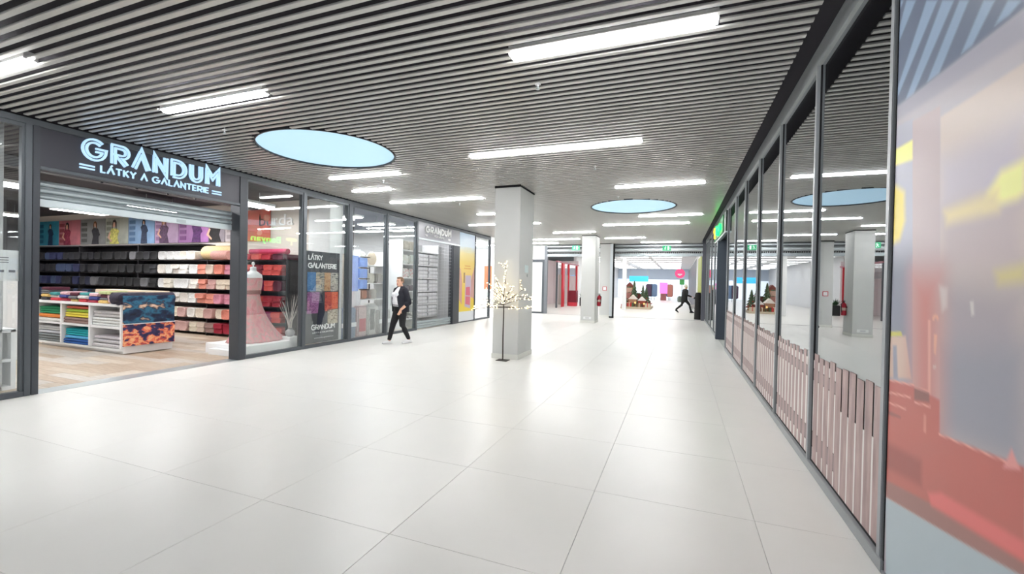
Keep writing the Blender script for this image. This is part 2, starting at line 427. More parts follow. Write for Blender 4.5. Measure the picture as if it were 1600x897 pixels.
# ---- end wall with two wide shutter openings -------------------------------
EY = 22.2
wb = sroot('wall_back', (-3, EY, 0))
struct('lintel', MB().box(-15, EY + .2, 3.1, 1.2, EY + .35, 4.1), WHITE, wb)
PALE = mat('shutter_box_pale', (206, 212, 216), .4, .2)
for x0, x1 in ((-6.55, -3.69), (-3.08, .98)):
    struct('shutter_housing', MB().box(x0, EY + .02, 3.44, x1, EY + .2, 3.6), mat('housing_dark', (96, 98, 102), .5), wb)
    struct('housing_trim', MB().box(x0, EY - .03, 3.5, x1, EY + .02, 3.55), PALE, wb)
    struct('shutter_tube', MB().tube([(x0, EY + .06, 3.33), (x1, EY + .06, 3.33)], .085, 14), PALE, wb, smooth=True)
    mb = MB(); k = 0; x = x0 + .03
    while x < x1 - .06:
        mb.box(x, EY - .005, 3.15, x + .055, EY + .05, 3.22); x += .085
    struct('shutter_links', mb, mat('shutter_links_black', (40, 40, 44), .6), wb)
    struct('shutter_bar', MB().cbox(x0, EY - .02, 3.0, x1, EY + .06, 3.14, .01), mat('shutter_bar_grey', (176, 184, 188), .4, .3), wb)
struct('guide_post', MB().cbox(-6.68, EY - .02, 0, -6.52, EY + .12, 3.56, .005), mat('guide_grey', (120, 124, 130), .45, .2), wb)
struct('guide_post', MB().cbox(-3.13, 21.3, 0.0, -3.0, 21.42, 3.56, .004), PALE, wb)
struct('guide_post', MB().cbox(-3.0, 21.32, 0, -2.93, 21.44, 3.56, .004), BLACK, wb)
struct('guide_foot', MB().box(-3.14, 21.28, 0, -2.92, 21.3, .08), BLACK, wb)
# white fronted shop unit on the left of the end wall
nwin[0] += 1
w = sroot('window_%d' % nwin[0], (-7.4, EY, 0))
struct('frame', MB().box(-8.6, EY, 2.72, -6.68, EY + .1, 2.86).box(-6.8, EY, 0, -6.68, EY + .1, 2.72).box(-8.6, EY, 0, -6.8, EY + .1, .07).box(-7.62, EY, .07, -7.55, EY + .1, 2.72), ANTH, w)
struct('transom_panel', B(-15, EY + .02, 2.86, -6.68, EY + .12, 3.6), WHITE, w)
struct('pane', B(-8.6, EY + .04, .07, -7.62, EY + .05, 2.72), GLASSL, w)
mb = MB()
for k in range(5):
    for r in range(8): mb.box(-7.55 + .155 * k, EY + .06, .1 + .33 * r, -7.55 + .155 * k + .147, EY + .08, .1 + .33 * r + .322)
struct('grid_panel', mb, WHITE, w)
struct('wall_behind', MB().box(-15, EY + .1, 0, -8.6, EY + .2, 2.86), WHITE, w)

# ---- far hall --------------------------------------------------------------
def room(name, box_list, m_):
    for b_ in box_list: struct(name, MB().box(*b_), m_)

room('wall_far', [(-16, 60, 2.4, 8, 60.2, 4)], mat('hall_blue_white', (214, 226, 242), .6))
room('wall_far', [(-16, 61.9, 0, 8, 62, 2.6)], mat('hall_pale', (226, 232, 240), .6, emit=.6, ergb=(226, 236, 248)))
room('ceiling', [(-16, EY + .36, 3.75, 8, 62, 3.85)], WHITE)
room('wall_far', [(-7.9, 34.35, 0, -7.7, 60, 3.75), (-16, EY + .4, 0, -15.9, 60, 3.75)], WHITE)
pw = sroot('wall_far', (1.06, 31, 0)); yy = 31.0
while yy < 56: struct('panel', MB().cbox(1.0, yy, 0, 1.12, yy + 1.2, 3.4, .01), mat('hall_dark_panel', (92, 96, 102), .5), pw); yy += 1.22
room('wall_far', [(1.12, 31.0, 0, 1.3, 60, 3.75)], WHITE)
struct('column', MB().cbox(-3.45, 28.9, 0, -3.2, 29.15, 3.74, .01), WHITE); struct('column', MB().cbox(.96, 29.0, 0, 1.25, 29.3, 3.74, .01), WHITE)
room('wall_far', [(1.05, 24.2, 0, 1.12, 29.0, 3.74)], WHITE)
room('wall_left', [(-15, 17.9, 0, -14.9, 22.2, 3.6)], WHITE); room('ceiling', [(-15, 17.9, 3.62, XL - .02, 22.2, 3.7)], WHITE)

# ---- shop interiors: floors, walls, ceilings ------------------------------
struct('wall_back', MB().box(-22.1, -2.4, 0, -22, 8.9, 3.7), mat('shop_grey', (120, 120, 126), .7))
struct('wall_side', MB().box(-22, 8.62, 0, -8.75, 8.8, 3.7), mat('shop_beige', (222, 214, 206), .7))
struct('column', MB().cbox(-8.75, 8.45, 0, -8.06, 8.9, 3.6, .01), WHITE)
struct('wall_near', MB().box(-22, -2.5, 0, -8.0, -2.4, 3.7), GREYW)
struct('ceiling', MB().box(-22, -2.4, 3.62, -8.31, 8.62, 3.7), mat('shop_dark_ceiling', (62, 62, 68), .8))
struct('beam', MB().box(-10.9, -2.4, 3.42, -10.7, 8.6, 3.6), mat('shop_beam', (110, 112, 118), .7)); struct('beam', MB().box(-13.9, -2.4, 3.42, -13.7, 8.6, 3.6), mat('shop_beam', (110, 112, 118), .7))
fw = sroot('floor')
struct('subfloor', B(-22, -2.4, -.1, XL - .3, 8.62, -.02), mat('plank_joint', (120, 104, 90), .9), fw)
PLK = [ramp_mat('oak_plank_%s' % n, [(.3, a), (.5, b), (.72, c)], 4, .45, stretch=(1, 10, 1)) for n, a, b, c in (
    ('pale', (186, 172, 156), (200, 188, 172), (212, 202, 188)), ('mid', (164, 146, 126), (184, 168, 148), (198, 184, 168)), ('warm', (156, 134, 112), (176, 156, 134), (194, 176, 156)), ('grey', (172, 162, 152), (190, 182, 172), (204, 196, 188)))]
pcache = {}
def plank(x1, L, y):
    k = random.randrange(4)
    if (k, L) not in pcache: pcache[(k, L)] = mesh_of('plank', B(-L + .004, 0, -.02, 0, .196, 0), PLK[k])
    link('plank', pcache[(k, L)], fw, (x1, y, 0))
y = 2.2
while y < 8.0:
    x = XL - .305; L = random.choice((.35, .7, 1.05, 1.4))
    while x > -14.4: plank(x, L, y); x -= L; L = 1.4
    y += .2
struct('planks_beyond', MB().box(-22, -2.4, -.02, -8.18, 2.2, 0).box(-22, 2.2, -.02, -15.6, 8.6, -.001).box(-15.6, 8.0, -.02, -8.2, 8.6, -.001), PLK[1], fw)
struct('shop_edge', B(XL - .303, 6.11, -.02, XL - .1, 8.62, -.0015), PLK[0], fw)
struct('wall_back', MB().box(-13.6, 8.9, 0, -13.5, 14.8, 3.7), mat('home_pale', (214, 214, 214), .7))
struct('wall_side', MB().box(-13.5, 14.62, 0, -8.08, 14.75, 3.7), GREYW); struct('wall_side', MB().box(-13.5, 8.8, 0, -8.75, 8.9, 3.7), GREYW)
struct('ceiling', MB().box(-13.5, 8.9, 3.6, -8.31, 14.62, 3.7), mat('home_ceiling', (120, 126, 140), .8))
struct('floor', MB().box(-13.5, 8.9, -.1, XL - .1, 14.62, 0), mat('home_floor', (196, 190, 182), .4))
struct('floor', MB().box(-14.9, 14.75, -.1, XL - .1, 17.9, 0), TILE)
struct('ceiling', MB().box(-14.9, 14.75, 3.5, -8.31, 17.88, 3.6), WHITE)
struct('wall_back', MB().box(-14.9, 14.75, 0, -14.8, 17.9, 3.6), WHITE)

# ================================================================== LAMPS AND CEILING THINGS
for x0, x1, y, lab in LAMPS:
    t = thing('strip_lamp', lab, 'lamp', ((x0 + x1) / 2, y, CZ), 'strip lamps in the slatted ceiling')
    obj('housing', MB().box(x0, y - .05, CZ + .012, x1, y + .05, CZ + .07).box(x0 - .012, y - .052, CZ - .005, x0, y + .052, CZ + .07).box(x1, y - .052, CZ - .005, x1 + .012, y + .052, CZ + .07), mat('lamp_housing', (225, 225, 226), .4), t)
    obj('diffuser', MB().cbox(x0, y - .046, CZ - .022, x1, y + .046, CZ + .012, .012), LAMP, t)
for (x, y, r), lab in zip(DISCS, ('nearer round pale blue ceiling disc, above the fabric shop front', 'farther round pale blue ceiling disc, near the green lettered sign')):
    t = thing('round_ceiling_disc', lab, 'ceiling light', (x, y, CZ), 'round pale blue ceiling discs')
    n = 64; ring = []
    for rr, z in ((r + .02, CZ + .12), (r + .02, CZ - .004), (r, CZ - .004), (r, CZ + .12)): ring.append([(x + rr * math.cos(2 * PI * k / n), y + rr * math.sin(2 * PI * k / n), z) for k in range(n)])
    obj('rim', MB().loft(ring, cap=False), mat('disc_rim', (44, 44, 48), .5), t, smooth=True)
    obj('disc', MB().loft([[(x + (r - .001) * math.cos(2 * PI * k / n), y + (r - .001) * math.sin(2 * PI * k / n), z) for k in range(n)] for z in (CZ + .02, CZ + .1)]), SKYM, t)
for (x, y), lab in zip(((-1.38, 4.22), (-5.86, 4.19), (-1.39, 7.48), (-1.35, 10.17), (-5.6, 7.3), (-5.3, 10.0)),
    ('sprinkler head behind the nearest strip lamp', 'sprinkler head close to the big fabric shop sign', 'sprinkler head behind the longest strip lamp', 'sprinkler head in front of the farther blue disc', 'sprinkler head under the strip lamp behind the nearer blue disc', 'sprinkler head beside the strip lamp above the woman')):
    t = thing('sprinkler_head', lab, 'sprinkler', (x, y, CZ), 'sprinkler heads in the slats')
    obj('pipe', MB().lathe([(.009, 0), (.009, .06)], (x, y, CZ - .03), 8), WHITE, t)
    obj('deflector', MB().lathe([(.004, 0), (.022, .004), (.022, .008), (.008, .012), (.014, .03)], (x, y, CZ - .06), 10), STEEL, t)
    obj('escutcheon', MB().lathe([(.03, 0), (.03, .006), (.01, .012)], (x, y, CZ - .008), 12), WHITE, t)
for x, y, lab in ((-4.59, 20.3, 'green emergency exit sign left of the second column'), (-.57, 20.9, 'green emergency exit sign over the open passage')):
    t = thing('exit_sign', lab, 'sign', (x, y, 3.25), 'emergency exit signs')
    obj('panel', MB().cbox(x - .18, y - .015, 3.18, x + .18, y + .015, 3.4, .004), mat('exit_green', (60, 170, 120), .4, emit=.35, ergb=(60, 190, 130)), t)
    pic = MB()
    pic.ell((x - .05, y - .018, 3.355), (.014, .004, .016), 8)
    for a, b, w_ in (((-.06, 3.335), (-.075, 3.275), .014), ((-.075, 3.275), (-.035, 3.245), .012), ((-.035, 3.245), (-.045, 3.205), .01), ((-.075, 3.275), (-.115, 3.225), .011), ((-.06, 3.325), (-.02, 3.305), .009), ((-.06, 3.325), (-.105, 3.3), .009)):
        pic.tube([(x + a[0], y - .019, a[1]), (x + b[0], y - .019, b[1])], w_ * .7, 6)
    pic.box(x + .03, y - .02, 3.21, x + .1, y - .016, 3.37)
    pic.tube([(x + .12, y - .019, 3.29), (x + .165, y - .019, 3.29)], .006, 6)
    obj('pictogram', pic, mat('exit_white', (240, 255, 246), .5, emit=.5), t)
    for q in (-.12, .12): obj('hanger', MB().tube([(x + q, y, 3.4), (x + q, y, CZ + .05)], .005, 6), STEEL, t)

# shop lamps: square panels in the fabric shop, strips in the home shop, panels in the hall
nl = 0
for x, y, sx, sy, z, lab in ((-9.9, 1.6, .6, 1.1, 3.3, 'ceiling panel lamp behind the leftmost window'), (-12.2, 4.4, .6, 1.1, 3.3, 'ceiling panel lamp over the middle of the fabric shop'), (-12.4, 7.2, .6, 1.1, 3.3, 'ceiling panel lamp above the fabric shelves nearest the doorway'),
    (-15.2, 4.4, .6, 1.1, 3.3, 'ceiling panel lamp deep in the fabric shop'), (-15.3, 7.0, .6, 1.1, 3.3, 'ceiling panel lamp above the dark fabrics'), (-18.6, 6.6, .6, 1.1, 3.3, 'ceiling panel lamp at the far end of the fabric shop'),
    (-12.3, 1.6, .6, 1.1, 3.3, 'ceiling panel lamp behind the leftmost window frame post'), (-15.5, 1.6, .6, 1.1, 3.3, 'ceiling panel lamp deep behind the leftmost window'), (-9.35, 4.6, .5, 1.2, 3.3, 'ceiling panel lamp just inside the fabric shop doorway'), (-9.4, 7.3, .5, 1.0, 3.3, 'ceiling panel lamp over the mannequin'), (-18.6, 3.6, .6, 1.1, 3.3, 'ceiling panel lamp in the rear corner of the fabric shop')):
    t = thing('panel_lamp', lab, 'lamp', (x, y, z), 'panel lamps in the fabric shop')
    obj('housing', MB().box(x - sx / 2 - .02, y - sy / 2 - .02, z + .002, x + sx / 2 + .02, y + sy / 2 + .02, z + .06), WHITE, t)
    obj('diffuser', B(x - sx / 2, y - sy / 2, z - .012, x + sx / 2, y + sy / 2, z + .002), PANELM, t)
    for q in (-.3, .3): obj('hanger', MB().tube([(x, y + q, z + .06), (x, y + q, 3.615)], .006, 6), STEEL, t)
k = 0
for x in (-9.0, -10.6, -12.2):
    for y in (9.9, 11.4, 13.0):
        k += 1
        t = thing('panel_lamp', 'flat ceiling lamp of the home shop, %s row, %s from the mannequin side' % ({-9.0: 'window', -10.6: 'middle', -12.2: 'rear'}[x], {9.9: 'first', 11.4: 'second', 13.0: 'third'}[y]), 'lamp', (x, y, 3.35), 'flat lamps in the home shop')
        obj('housing', MB().box(x - .62, y - .17, 3.352, x + .62, y + .17, 3.4), WHITE, t)
        obj('diffuser', B(x - .6, y - .15, 3.34, x + .6, y + .15, 3.352), PANELM, t)
        obj('hanger', MB().tube([(x, y, 3.4), (x, y, 3.6)], .008, 6), STEEL, t)
for i, y in enumerate((15.6, 16.9)):
    t = thing('panel_lamp', 'flat lamp in the corner shop beyond the yellow poster, %s row' % ('front', 'rear')[i], 'lamp', (-10, y, 3.4), 'flat lamps in the corner shop')
    obj('diffuser', B(-12.5, y - .12, 3.39, -8.6, y + .12, 3.4), PANELM, t); obj('housing', B(-12.55, y - .14, 3.4, -8.55, y + .14, 3.49), WHITE, t)
for i, y in enumerate((19.0, 20.8)):
    t = thing('panel_lamp', 'flat lamp in the side passage behind the corner shop, %s row' % ('front', 'rear')[i], 'lamp', (-11, y, 3.55), 'flat lamps in the side passage')
    obj('diffuser', B(-14, y - .12, 3.49, -8.6, y + .12, 3.5), PANELM, t); obj('housing', B(-14.05, y - .14, 3.5, -8.55, y + .14, 3.6), WHITE, t)
for i in range(11):
    y = 24.6 + 3.1 * i
    for j, x in enumerate((-10.5, -6.0, -3.2, -.9)):
        if j == 0 and i > 2: continue
        t = thing('panel_lamp', 'bright hall ceiling panel, %s row beyond the shutters, %s lane' % (('first', 'second', 'third', 'fourth', 'fifth', 'sixth', 'seventh', 'eighth', 'ninth', 'tenth', 'eleventh')[i], ('outer left', 'left', 'middle', 'right')[j]), 'lamp', (x, y, 3.7), 'bright ceiling panels of the far hall')
        obj('diffuser', B(x - 1.0, y - .35, 3.66, x + 1.0, y + .35, 3.67), HALLM, t); obj('housing', B(x - 1.04, y - .39, 3.67, x + 1.04, y + .39, 3.748), WHITE, t)

# ================================================================== SHOP SIGNS
EX = (1, 0, 0); EYv = (0, 1, 0); EZ = (0, 0, 1)
t = thing('shop_sign', 'large illuminated GRANDUM fascia sign over the fabric shop doorway', 'sign', (XL, 4.56, 3.0))
obj('panel', MB().cbox(XL - .1, 3.16, 3.01, XL - .015, 5.96, 3.52, .004), mat('sign_panel_dark', (62, 62, 70), .4, .15), t)
obj('frame_rail', MB().cbox(XL - .1, 3.16, 2.965, XL, 5.96, 3.01, .004), ANTH, t)
for mb in stroke_word('GRANDUM', .315, 2.02, (XL - .012, 3.56, 3.215), EYv, EZ, .026, inline=.0225, depth=.03, inset=(.12, .75, .09, .86)): obj('letter', mb, SIGNB, t)
for mb in stroke_word('LATKY A GALANTERIE', .098, 1.58, (XL - .012, 3.79, 3.08), EYv, EZ, .019, depth=.02, accents=(1,), inset=(.08, .84, 0, 1)): obj('letter', mb, SIGNB, t)
for y0 in (3.56, 5.42):
    obj('double_bar', MB().box(XL - .012, y0, 3.085, XL + .008, y0 + .17, 3.107).box(XL - .012, y0, 3.128, XL + .008, y0 + .17, 3.15), SIGNB, t)
t = thing('shop_sign', 'pale grey GRANDUM HOME fascia sign over the closed shutter', 'sign', (XL, 13.3, 2.98))
obj('panel', MB().cbox(XL - .1, 12.09, 3.0, XL - .01, 14.94, 3.52, .004), mat('sign_panel_grey', (150, 150, 156), .35, .2), t)
obj('frame_rail', MB().cbox(XL - .1, 12.09, 2.945, XL + .005, 14.94, 3.0, .004), STEEL, t)
for mb in stroke_word('GRANDUM', .225, 1.75, (XL - .008, 12.47, 3.2), EYv, EZ, .062, depth=.03, inset=(.12, .75, .09, .86)): obj('letter', mb, SIGNW, t)
obj('small_lettering', text_into(MB(), 'FOR HOME', .1, (XL - .006, 13.05, 3.09), EYv, EZ, .015, fit=.68), SIGNW, t)
for y0 in (12.47, 14.02): obj('double_bar', MB().box(XL - .01, y0, 3.08, XL + .01, y0 + .16, 3.1).box(XL - .01, y0, 3.115, XL + .01, y0 + .16, 3.135), SIGNW, t)
t = thing('shop_sign', 'green glowing Banyan sign with yellow tree on right entrance', 'sign', (XR - .08, 14.3, 3.05))
X0 = XR - .055
obj('back_tray', MB().cbox(X0 - .02, 12.85, 3.06, X0, 15.8, 3.52, .004), mat('sign_tray_green', (10, 96, 48), .4, emit=.12, ergb=(10, 160, 70)), t)
xx = 14.72
for ch in 'Banyan':
    wd = {'B': .26, 'n': .25, 'a': .24, 'y': .25}[ch]
    mb = text_into(MB(), ch, .40, (X0 - .02, xx, 3.16), (0, -1, 0), EZ, .05, fit=wd - .045)
    obj('letter', mb, GREENL, t); xx -= wd
tr = MB()
for cyy, czz, ry, rz in ((15.33, 3.39, .3, .075), (15.2, 3.36, .16, .06), (15.47, 3.36, .16, .06)):
    tr.loft([[(xq, cyy + ry * math.cos(2 * PI * k / 18), czz + rz * math.sin(2 * PI * k / 18)) for k in range(18)] for xq in (X0 - .065, X0 - .02)])
tr.prism([(15.29, 3.12), (15.37, 3.12), (15.35, 3.34), (15.31, 3.34)], 'x', X0 - .065, X0 - .02)
obj('tree_emblem', tr, YELL, t)
t = thing('poster_board', 'dark grey fabric shop poster board standing in the second window', 'poster', (-8.0, 8.2, .07))
obj('board', MB().cbox(-8.04, 7.68, .08, -8.0, 8.74, 2.24, .004), mat('poster_grey', (70, 72, 78), .5), t)
GRW = mat('poster_print_white', (236, 236, 236), .5)
for mb in stroke_word('LATKY', .11, .43, (-8.0, 7.74, 2.04), EYv, EZ, .026, depth=.003, accents=(1,)): obj('letter', mb, GRW, t)
for mb in stroke_word('GALANTERIE', .11, .90, (-8.0, 7.74, 1.85), EYv, EZ, .026, depth=.003): obj('letter', mb, GRW, t)
for mb in stroke_word('GRANDUM', .12, .74, (-8.0, 7.86, .39), EYv, EZ, .026, depth=.003): obj('letter', mb, GRW, t)
obj('small_lettering', text_into(text_into(MB(), 'LÁTKY A GALANTERIE', .06, (-8.0, 7.9, .3), EYv, EZ, .003, fit=.66), 'www.latky-grandum.cz', .05, (-8.0, 7.95, .18), EYv, EZ, .003, fit=.6), GRW, t)
cells = [((40, 96, 150), (90, 130, 170)), ((86, 96, 104), (190, 180, 160)), ((150, 100, 70), (196, 160, 120)), ((60, 60, 70), (200, 196, 186)), ((150, 50, 56), (205, 92, 70)), ((196, 60, 40), (220, 110, 70)), ((96, 50, 96), (170, 110, 160)), ((110, 92, 76), (206, 196, 176))]
for i, (y0, y1, z0, z1) in enumerate(((7.72, 7.98, 1.3, 1.75), (7.98, 8.24, 1.3, 1.75), (8.24, 8.44, 1.3, 1.75), (8.44, 8.7, 1.3, 1.75), (8.26, 8.48, .82, 1.28), (8.48, 8.7, .86, 1.28), (7.72, 8.1, .78, 1.28), (8.36, 8.7, .5, .85))):
    obj('photo_patch', MB().box(-8.002, y0, z0, -7.996, y1 - .008, z1), ramp_mat('poster_photo_%d' % i, [(.35, cells[i][0]), (.5, cells[i][1]), (.65, cells[i][0])], 7, .5, stretch=(1, 1, 3), dist=1.5), t)
obj('photo_patch', MB().prism([(8.02, .5), (8.3, .5), (8.26, .85), (8.18, 1.2), (8.1, 1.25), (8.06, .9)], 'x', -8.002, -7.995), mat('poster_navy', (36, 38, 58), .6), t)
t = thing('poster', 'tall yellow and pale blue advertising poster beside the home shop shutter', 'poster', (XL - .03, 15.6, .05))
yp = bpy.data.materials.new('yellow_poster_print'); yp.use_nodes = True
nt = yp.node_tree; b = nt.nodes['Principled BSDF']; b.inputs['Roughness'].default_value = .35
tc = nt.nodes.new('ShaderNodeTexCoord'); sp = nt.nodes.new('ShaderNodeSeparateXYZ'); rp = nt.nodes.new('ShaderNodeValToRGB'); dv = nt.nodes.new('ShaderNodeMath'); dv.operation = 'DIVIDE'; dv.inputs[1].default_value = 3.5
nt.links.new(tc.outputs['Object'], sp.inputs[0]); nt.links.new(sp.outputs['Z'], dv.inputs[0]); nt.links.new(dv.outputs[0], rp.inputs[0]); nt.links.new(rp.outputs[0], b.inputs['Base Color'])
st = [(.0, (226, 230, 234)), (.105, (226, 230, 234)), (.11, (232, 206, 66)), (.3, (234, 204, 70)), (.5, (236, 204, 120)), (.66, (240, 212, 120)), (.76, (240, 224, 160)), (.84, (214, 228, 238)), (1, (190, 214, 236))]
while len(rp.color_ramp.elements) < len(st): rp.color_ramp.elements.new(.5)
for e, (p_, c_) in zip(rp.color_ramp.elements, st): e.position = p_; e.color = lin(c_) + [1]
obj('sheet', B(XL - .028, 14.97, .05, XL - .02, 16.28, 3.5), yp, t)
obj('slogan', text_into(MB(), 'VEEE', .3, (XL - .02, 15.35, 2.75), EYv, EZ, .003, fit=.62), mat('slogan_cream', (236, 232, 200), .5), t)
obj('slogan_line', MB().box(XL - .02, 15.35, 2.1, XL - .017, 15.95, 2.14).box(XL - .02, 15.42, 2.2, XL - .017, 15.9, 2.24), mat('slogan_orange', (226, 170, 96), .5), t)
obj('printed_hill', MB().prism([(14.98, .9), (15.2, .7), (15.2, 1.6), (15.08, 2.05), (14.98, 2.15)], 'x', XL - .021, XL - .018), mat('print_mauve', (206, 160, 150), .5), t)
obj('printed_hill', MB().prism([(15.95, 1.0), (16.27, .9), (16.27, 2.2), (16.1, 1.9), (15.98, 1.6)], 'x', XL - .021, XL - .018), mat('print_mauve', (206, 160, 150), .5), t)
obj('printed_bottle', MB().box(XL - .021, 15.33, 1.55, XL - .017, 15.43, 1.95), mat('print_brown', (150, 120, 90), .5), t)
obj('printed_phone', MB().prism([(15.45, .62), (15.95, .52), (15.98, 1.85), (15.48, 1.85)], 'x', XL - .021, XL - .016), mat('print_lilac', (196, 180, 200), .4), t)
obj('printed_label', MB().prism([(15.5, .72), (15.9, .65), (15.92, 1.0), (15.52, 1.02)], 'x', XL - .021, XL - .014).prism([(15.52, 1.06), (15.92, 1.04), (15.88, 1.4), (15.54, 1.38)], 'x', XL - .021, XL - .014), mat('print_pink', (214, 110, 130), .5), t)
t = thing('wall_lettering', 'white underlined burda lettering on the wall above red fabrics', 'lettering', (-10, 8.6, 2.7))
xx = -10.62
for ch, wd in (('b', .27), ('u', .27), ('r', .17), ('d', .27), ('a', .27)):
    obj('letter', text_into(MB(), ch, .42, (xx, 8.615, 2.99), EX, EZ, .03, fit=wd - .04), mat('letter_white', (250, 250, 250), .5), t); xx += wd
obj('underline', MB().box(-10.72, 8.59, 2.9, -9.5, 8.615, 2.93), mat('letter_white', (250, 250, 250)), t)
t = thing('notice', 'white opening hours notice taped inside the leftmost window', 'notice', (-7.95, 2.85, 1.48))
obj('sheet', B(-7.952, 2.55, 1.49, -7.948, 3.0, 1.88), WHITE, t)
mb = MB()
for k in range(4): mb.box(-7.948, 2.6 + .1 * k, 1.6, -7.947, 2.66 + .1 * k, 1.63)
for k in range(3): mb.box(-7.948, 2.72, 1.72 + .03 * k, -7.947, 2.9, 1.73 + .03 * k)
obj('print', mb, mat('print_grey', (130, 130, 135)), t)

# ================================================================== SHUTTERS
t = thing('roller_shutter', 'half raised metal roller shutter in the fabric shop doorway', 'shutter', (-8.1, 4.56, 2.5))
for k in range(3):
    z = 2.6 + .086 * k
    prof = [(-8.13, z + .002), (-8.1, z + .004), (-8.08, z + .02), (-8.07, z + .043), (-8.08, z + .066), (-8.1, z + .081), (-8.13, z + .084)]
    obj('shutter_slat', MB().prism([(p[0], p[1]) for p in prof], 'y', 3.18, 5.94) if False else MB().loft([[(p[0], yq, p[1]) for p in prof] for yq in (3.18, 5.94)]), SHUT, t, smooth=True)
obj('bottom_bar', MB().cbox(-8.135, 3.18, 2.5, -8.07, 5.94, 2.6, .006), SHUTL, t)
obj('lock_plate', MB().box(-8.07, 4.95, 2.52, -8.064, 5.1, 2.57), SHUT, t)
obj('hanging_clip', MB().box(-8.1, 3.9, 2.96, -8.08, 3.93, 3.0).box(-8.1, 4.35, 2.96, -8.08, 4.38, 3.0).box(-8.1, 4.8, 2.96, -8.08, 4.83, 3.0).box(-8.1, 5.25, 2.96, -8.08, 5.28, 3.0), ANTHD, t)
t = thing('roller_shutter', 'closed see-through grille shutter of the home shop', 'shutter', (-7.98, 13.3, 0))
for k in range(3):
    z = .02 + .085 * k
    prof = [(-7.99, z + .002), (-7.965, z + .012), (-7.955, z + .042), (-7.965, z + .074), (-7.99, z + .083)]
    obj('shutter_slat', MB().loft([[(p[0], yq, p[1]) for p in prof] for yq in (12.1, 14.45)]), SHUT, t, smooth=True)
mb = MB()
z = .3
while z < 2.95: mb.box(-7.976, 12.1, z, -7.971, 14.45, z + .005); z += .12
y = 12.14; row = 0
while y < 14.44: mb.box(-7.975, y, .28, -7.971, y + .005, 2.95); y += .2
obj('grille', mb, mat('grille_steel', (206, 208, 212), .35, .5), t, kind='stuff')
obj('guide_rail', MB().box(-8.0, 14.45, 0, -7.94, 14.47, 2.95), ANTHD, t)

# ================================================================== RIGHT SIDE PRINTS
PICK = ramp_mat('picket_print', [(.25, (150, 128, 125)), (.5, (172, 148, 144)), (.75, (194, 170, 165))], 3, .5, stretch=(6, 6, 1.2))
PICKR = mat('picket_rail_print', (136, 122, 122), .5, var=.1, scale=8)
for w, a, b in zip(RW, MUL, MUL[1:]):
    y0 = a + .075; n = 10; st_ = (b - a - .1) / n
    mb = MB()
    for k in range(n):
        wv = .092 if a > 4 else .115
        yy = y0 + st_ * k; top = 1.02 + .012 * math.sin(k * 2.3)
        for z0, z1 in ((.09, .2), (.2, .32), (.32, .86), (.86, .93), (.93, top)): mb.box(XR + .0145, yy, z0, XR + .0155, yy + wv, z1)
    obj('picket_print', mb, PICK, w)
    mb = MB()
    for k in range(n):
        wv = .092 if a > 4 else .115; yy = y0 + st_ * k
        if a < 4 and k < 5: continue
        for z0, z1 in ((.21, .34), (.8, .89)): mb.box(XR + .0146, yy + wv, z0, XR + .0154, min(yy + st_, b - .03), z1)
    obj('picket_rail_print', mb, PICKR, w)
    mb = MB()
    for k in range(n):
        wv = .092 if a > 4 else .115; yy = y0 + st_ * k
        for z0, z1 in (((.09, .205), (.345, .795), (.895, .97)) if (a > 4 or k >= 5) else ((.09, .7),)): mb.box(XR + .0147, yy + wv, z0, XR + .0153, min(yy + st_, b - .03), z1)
    obj('pale_gap_strip', mb, mat('pale_gap_strip', (226, 222, 218), .5), w)  # pale strips added to lighten the gaps between the pickets

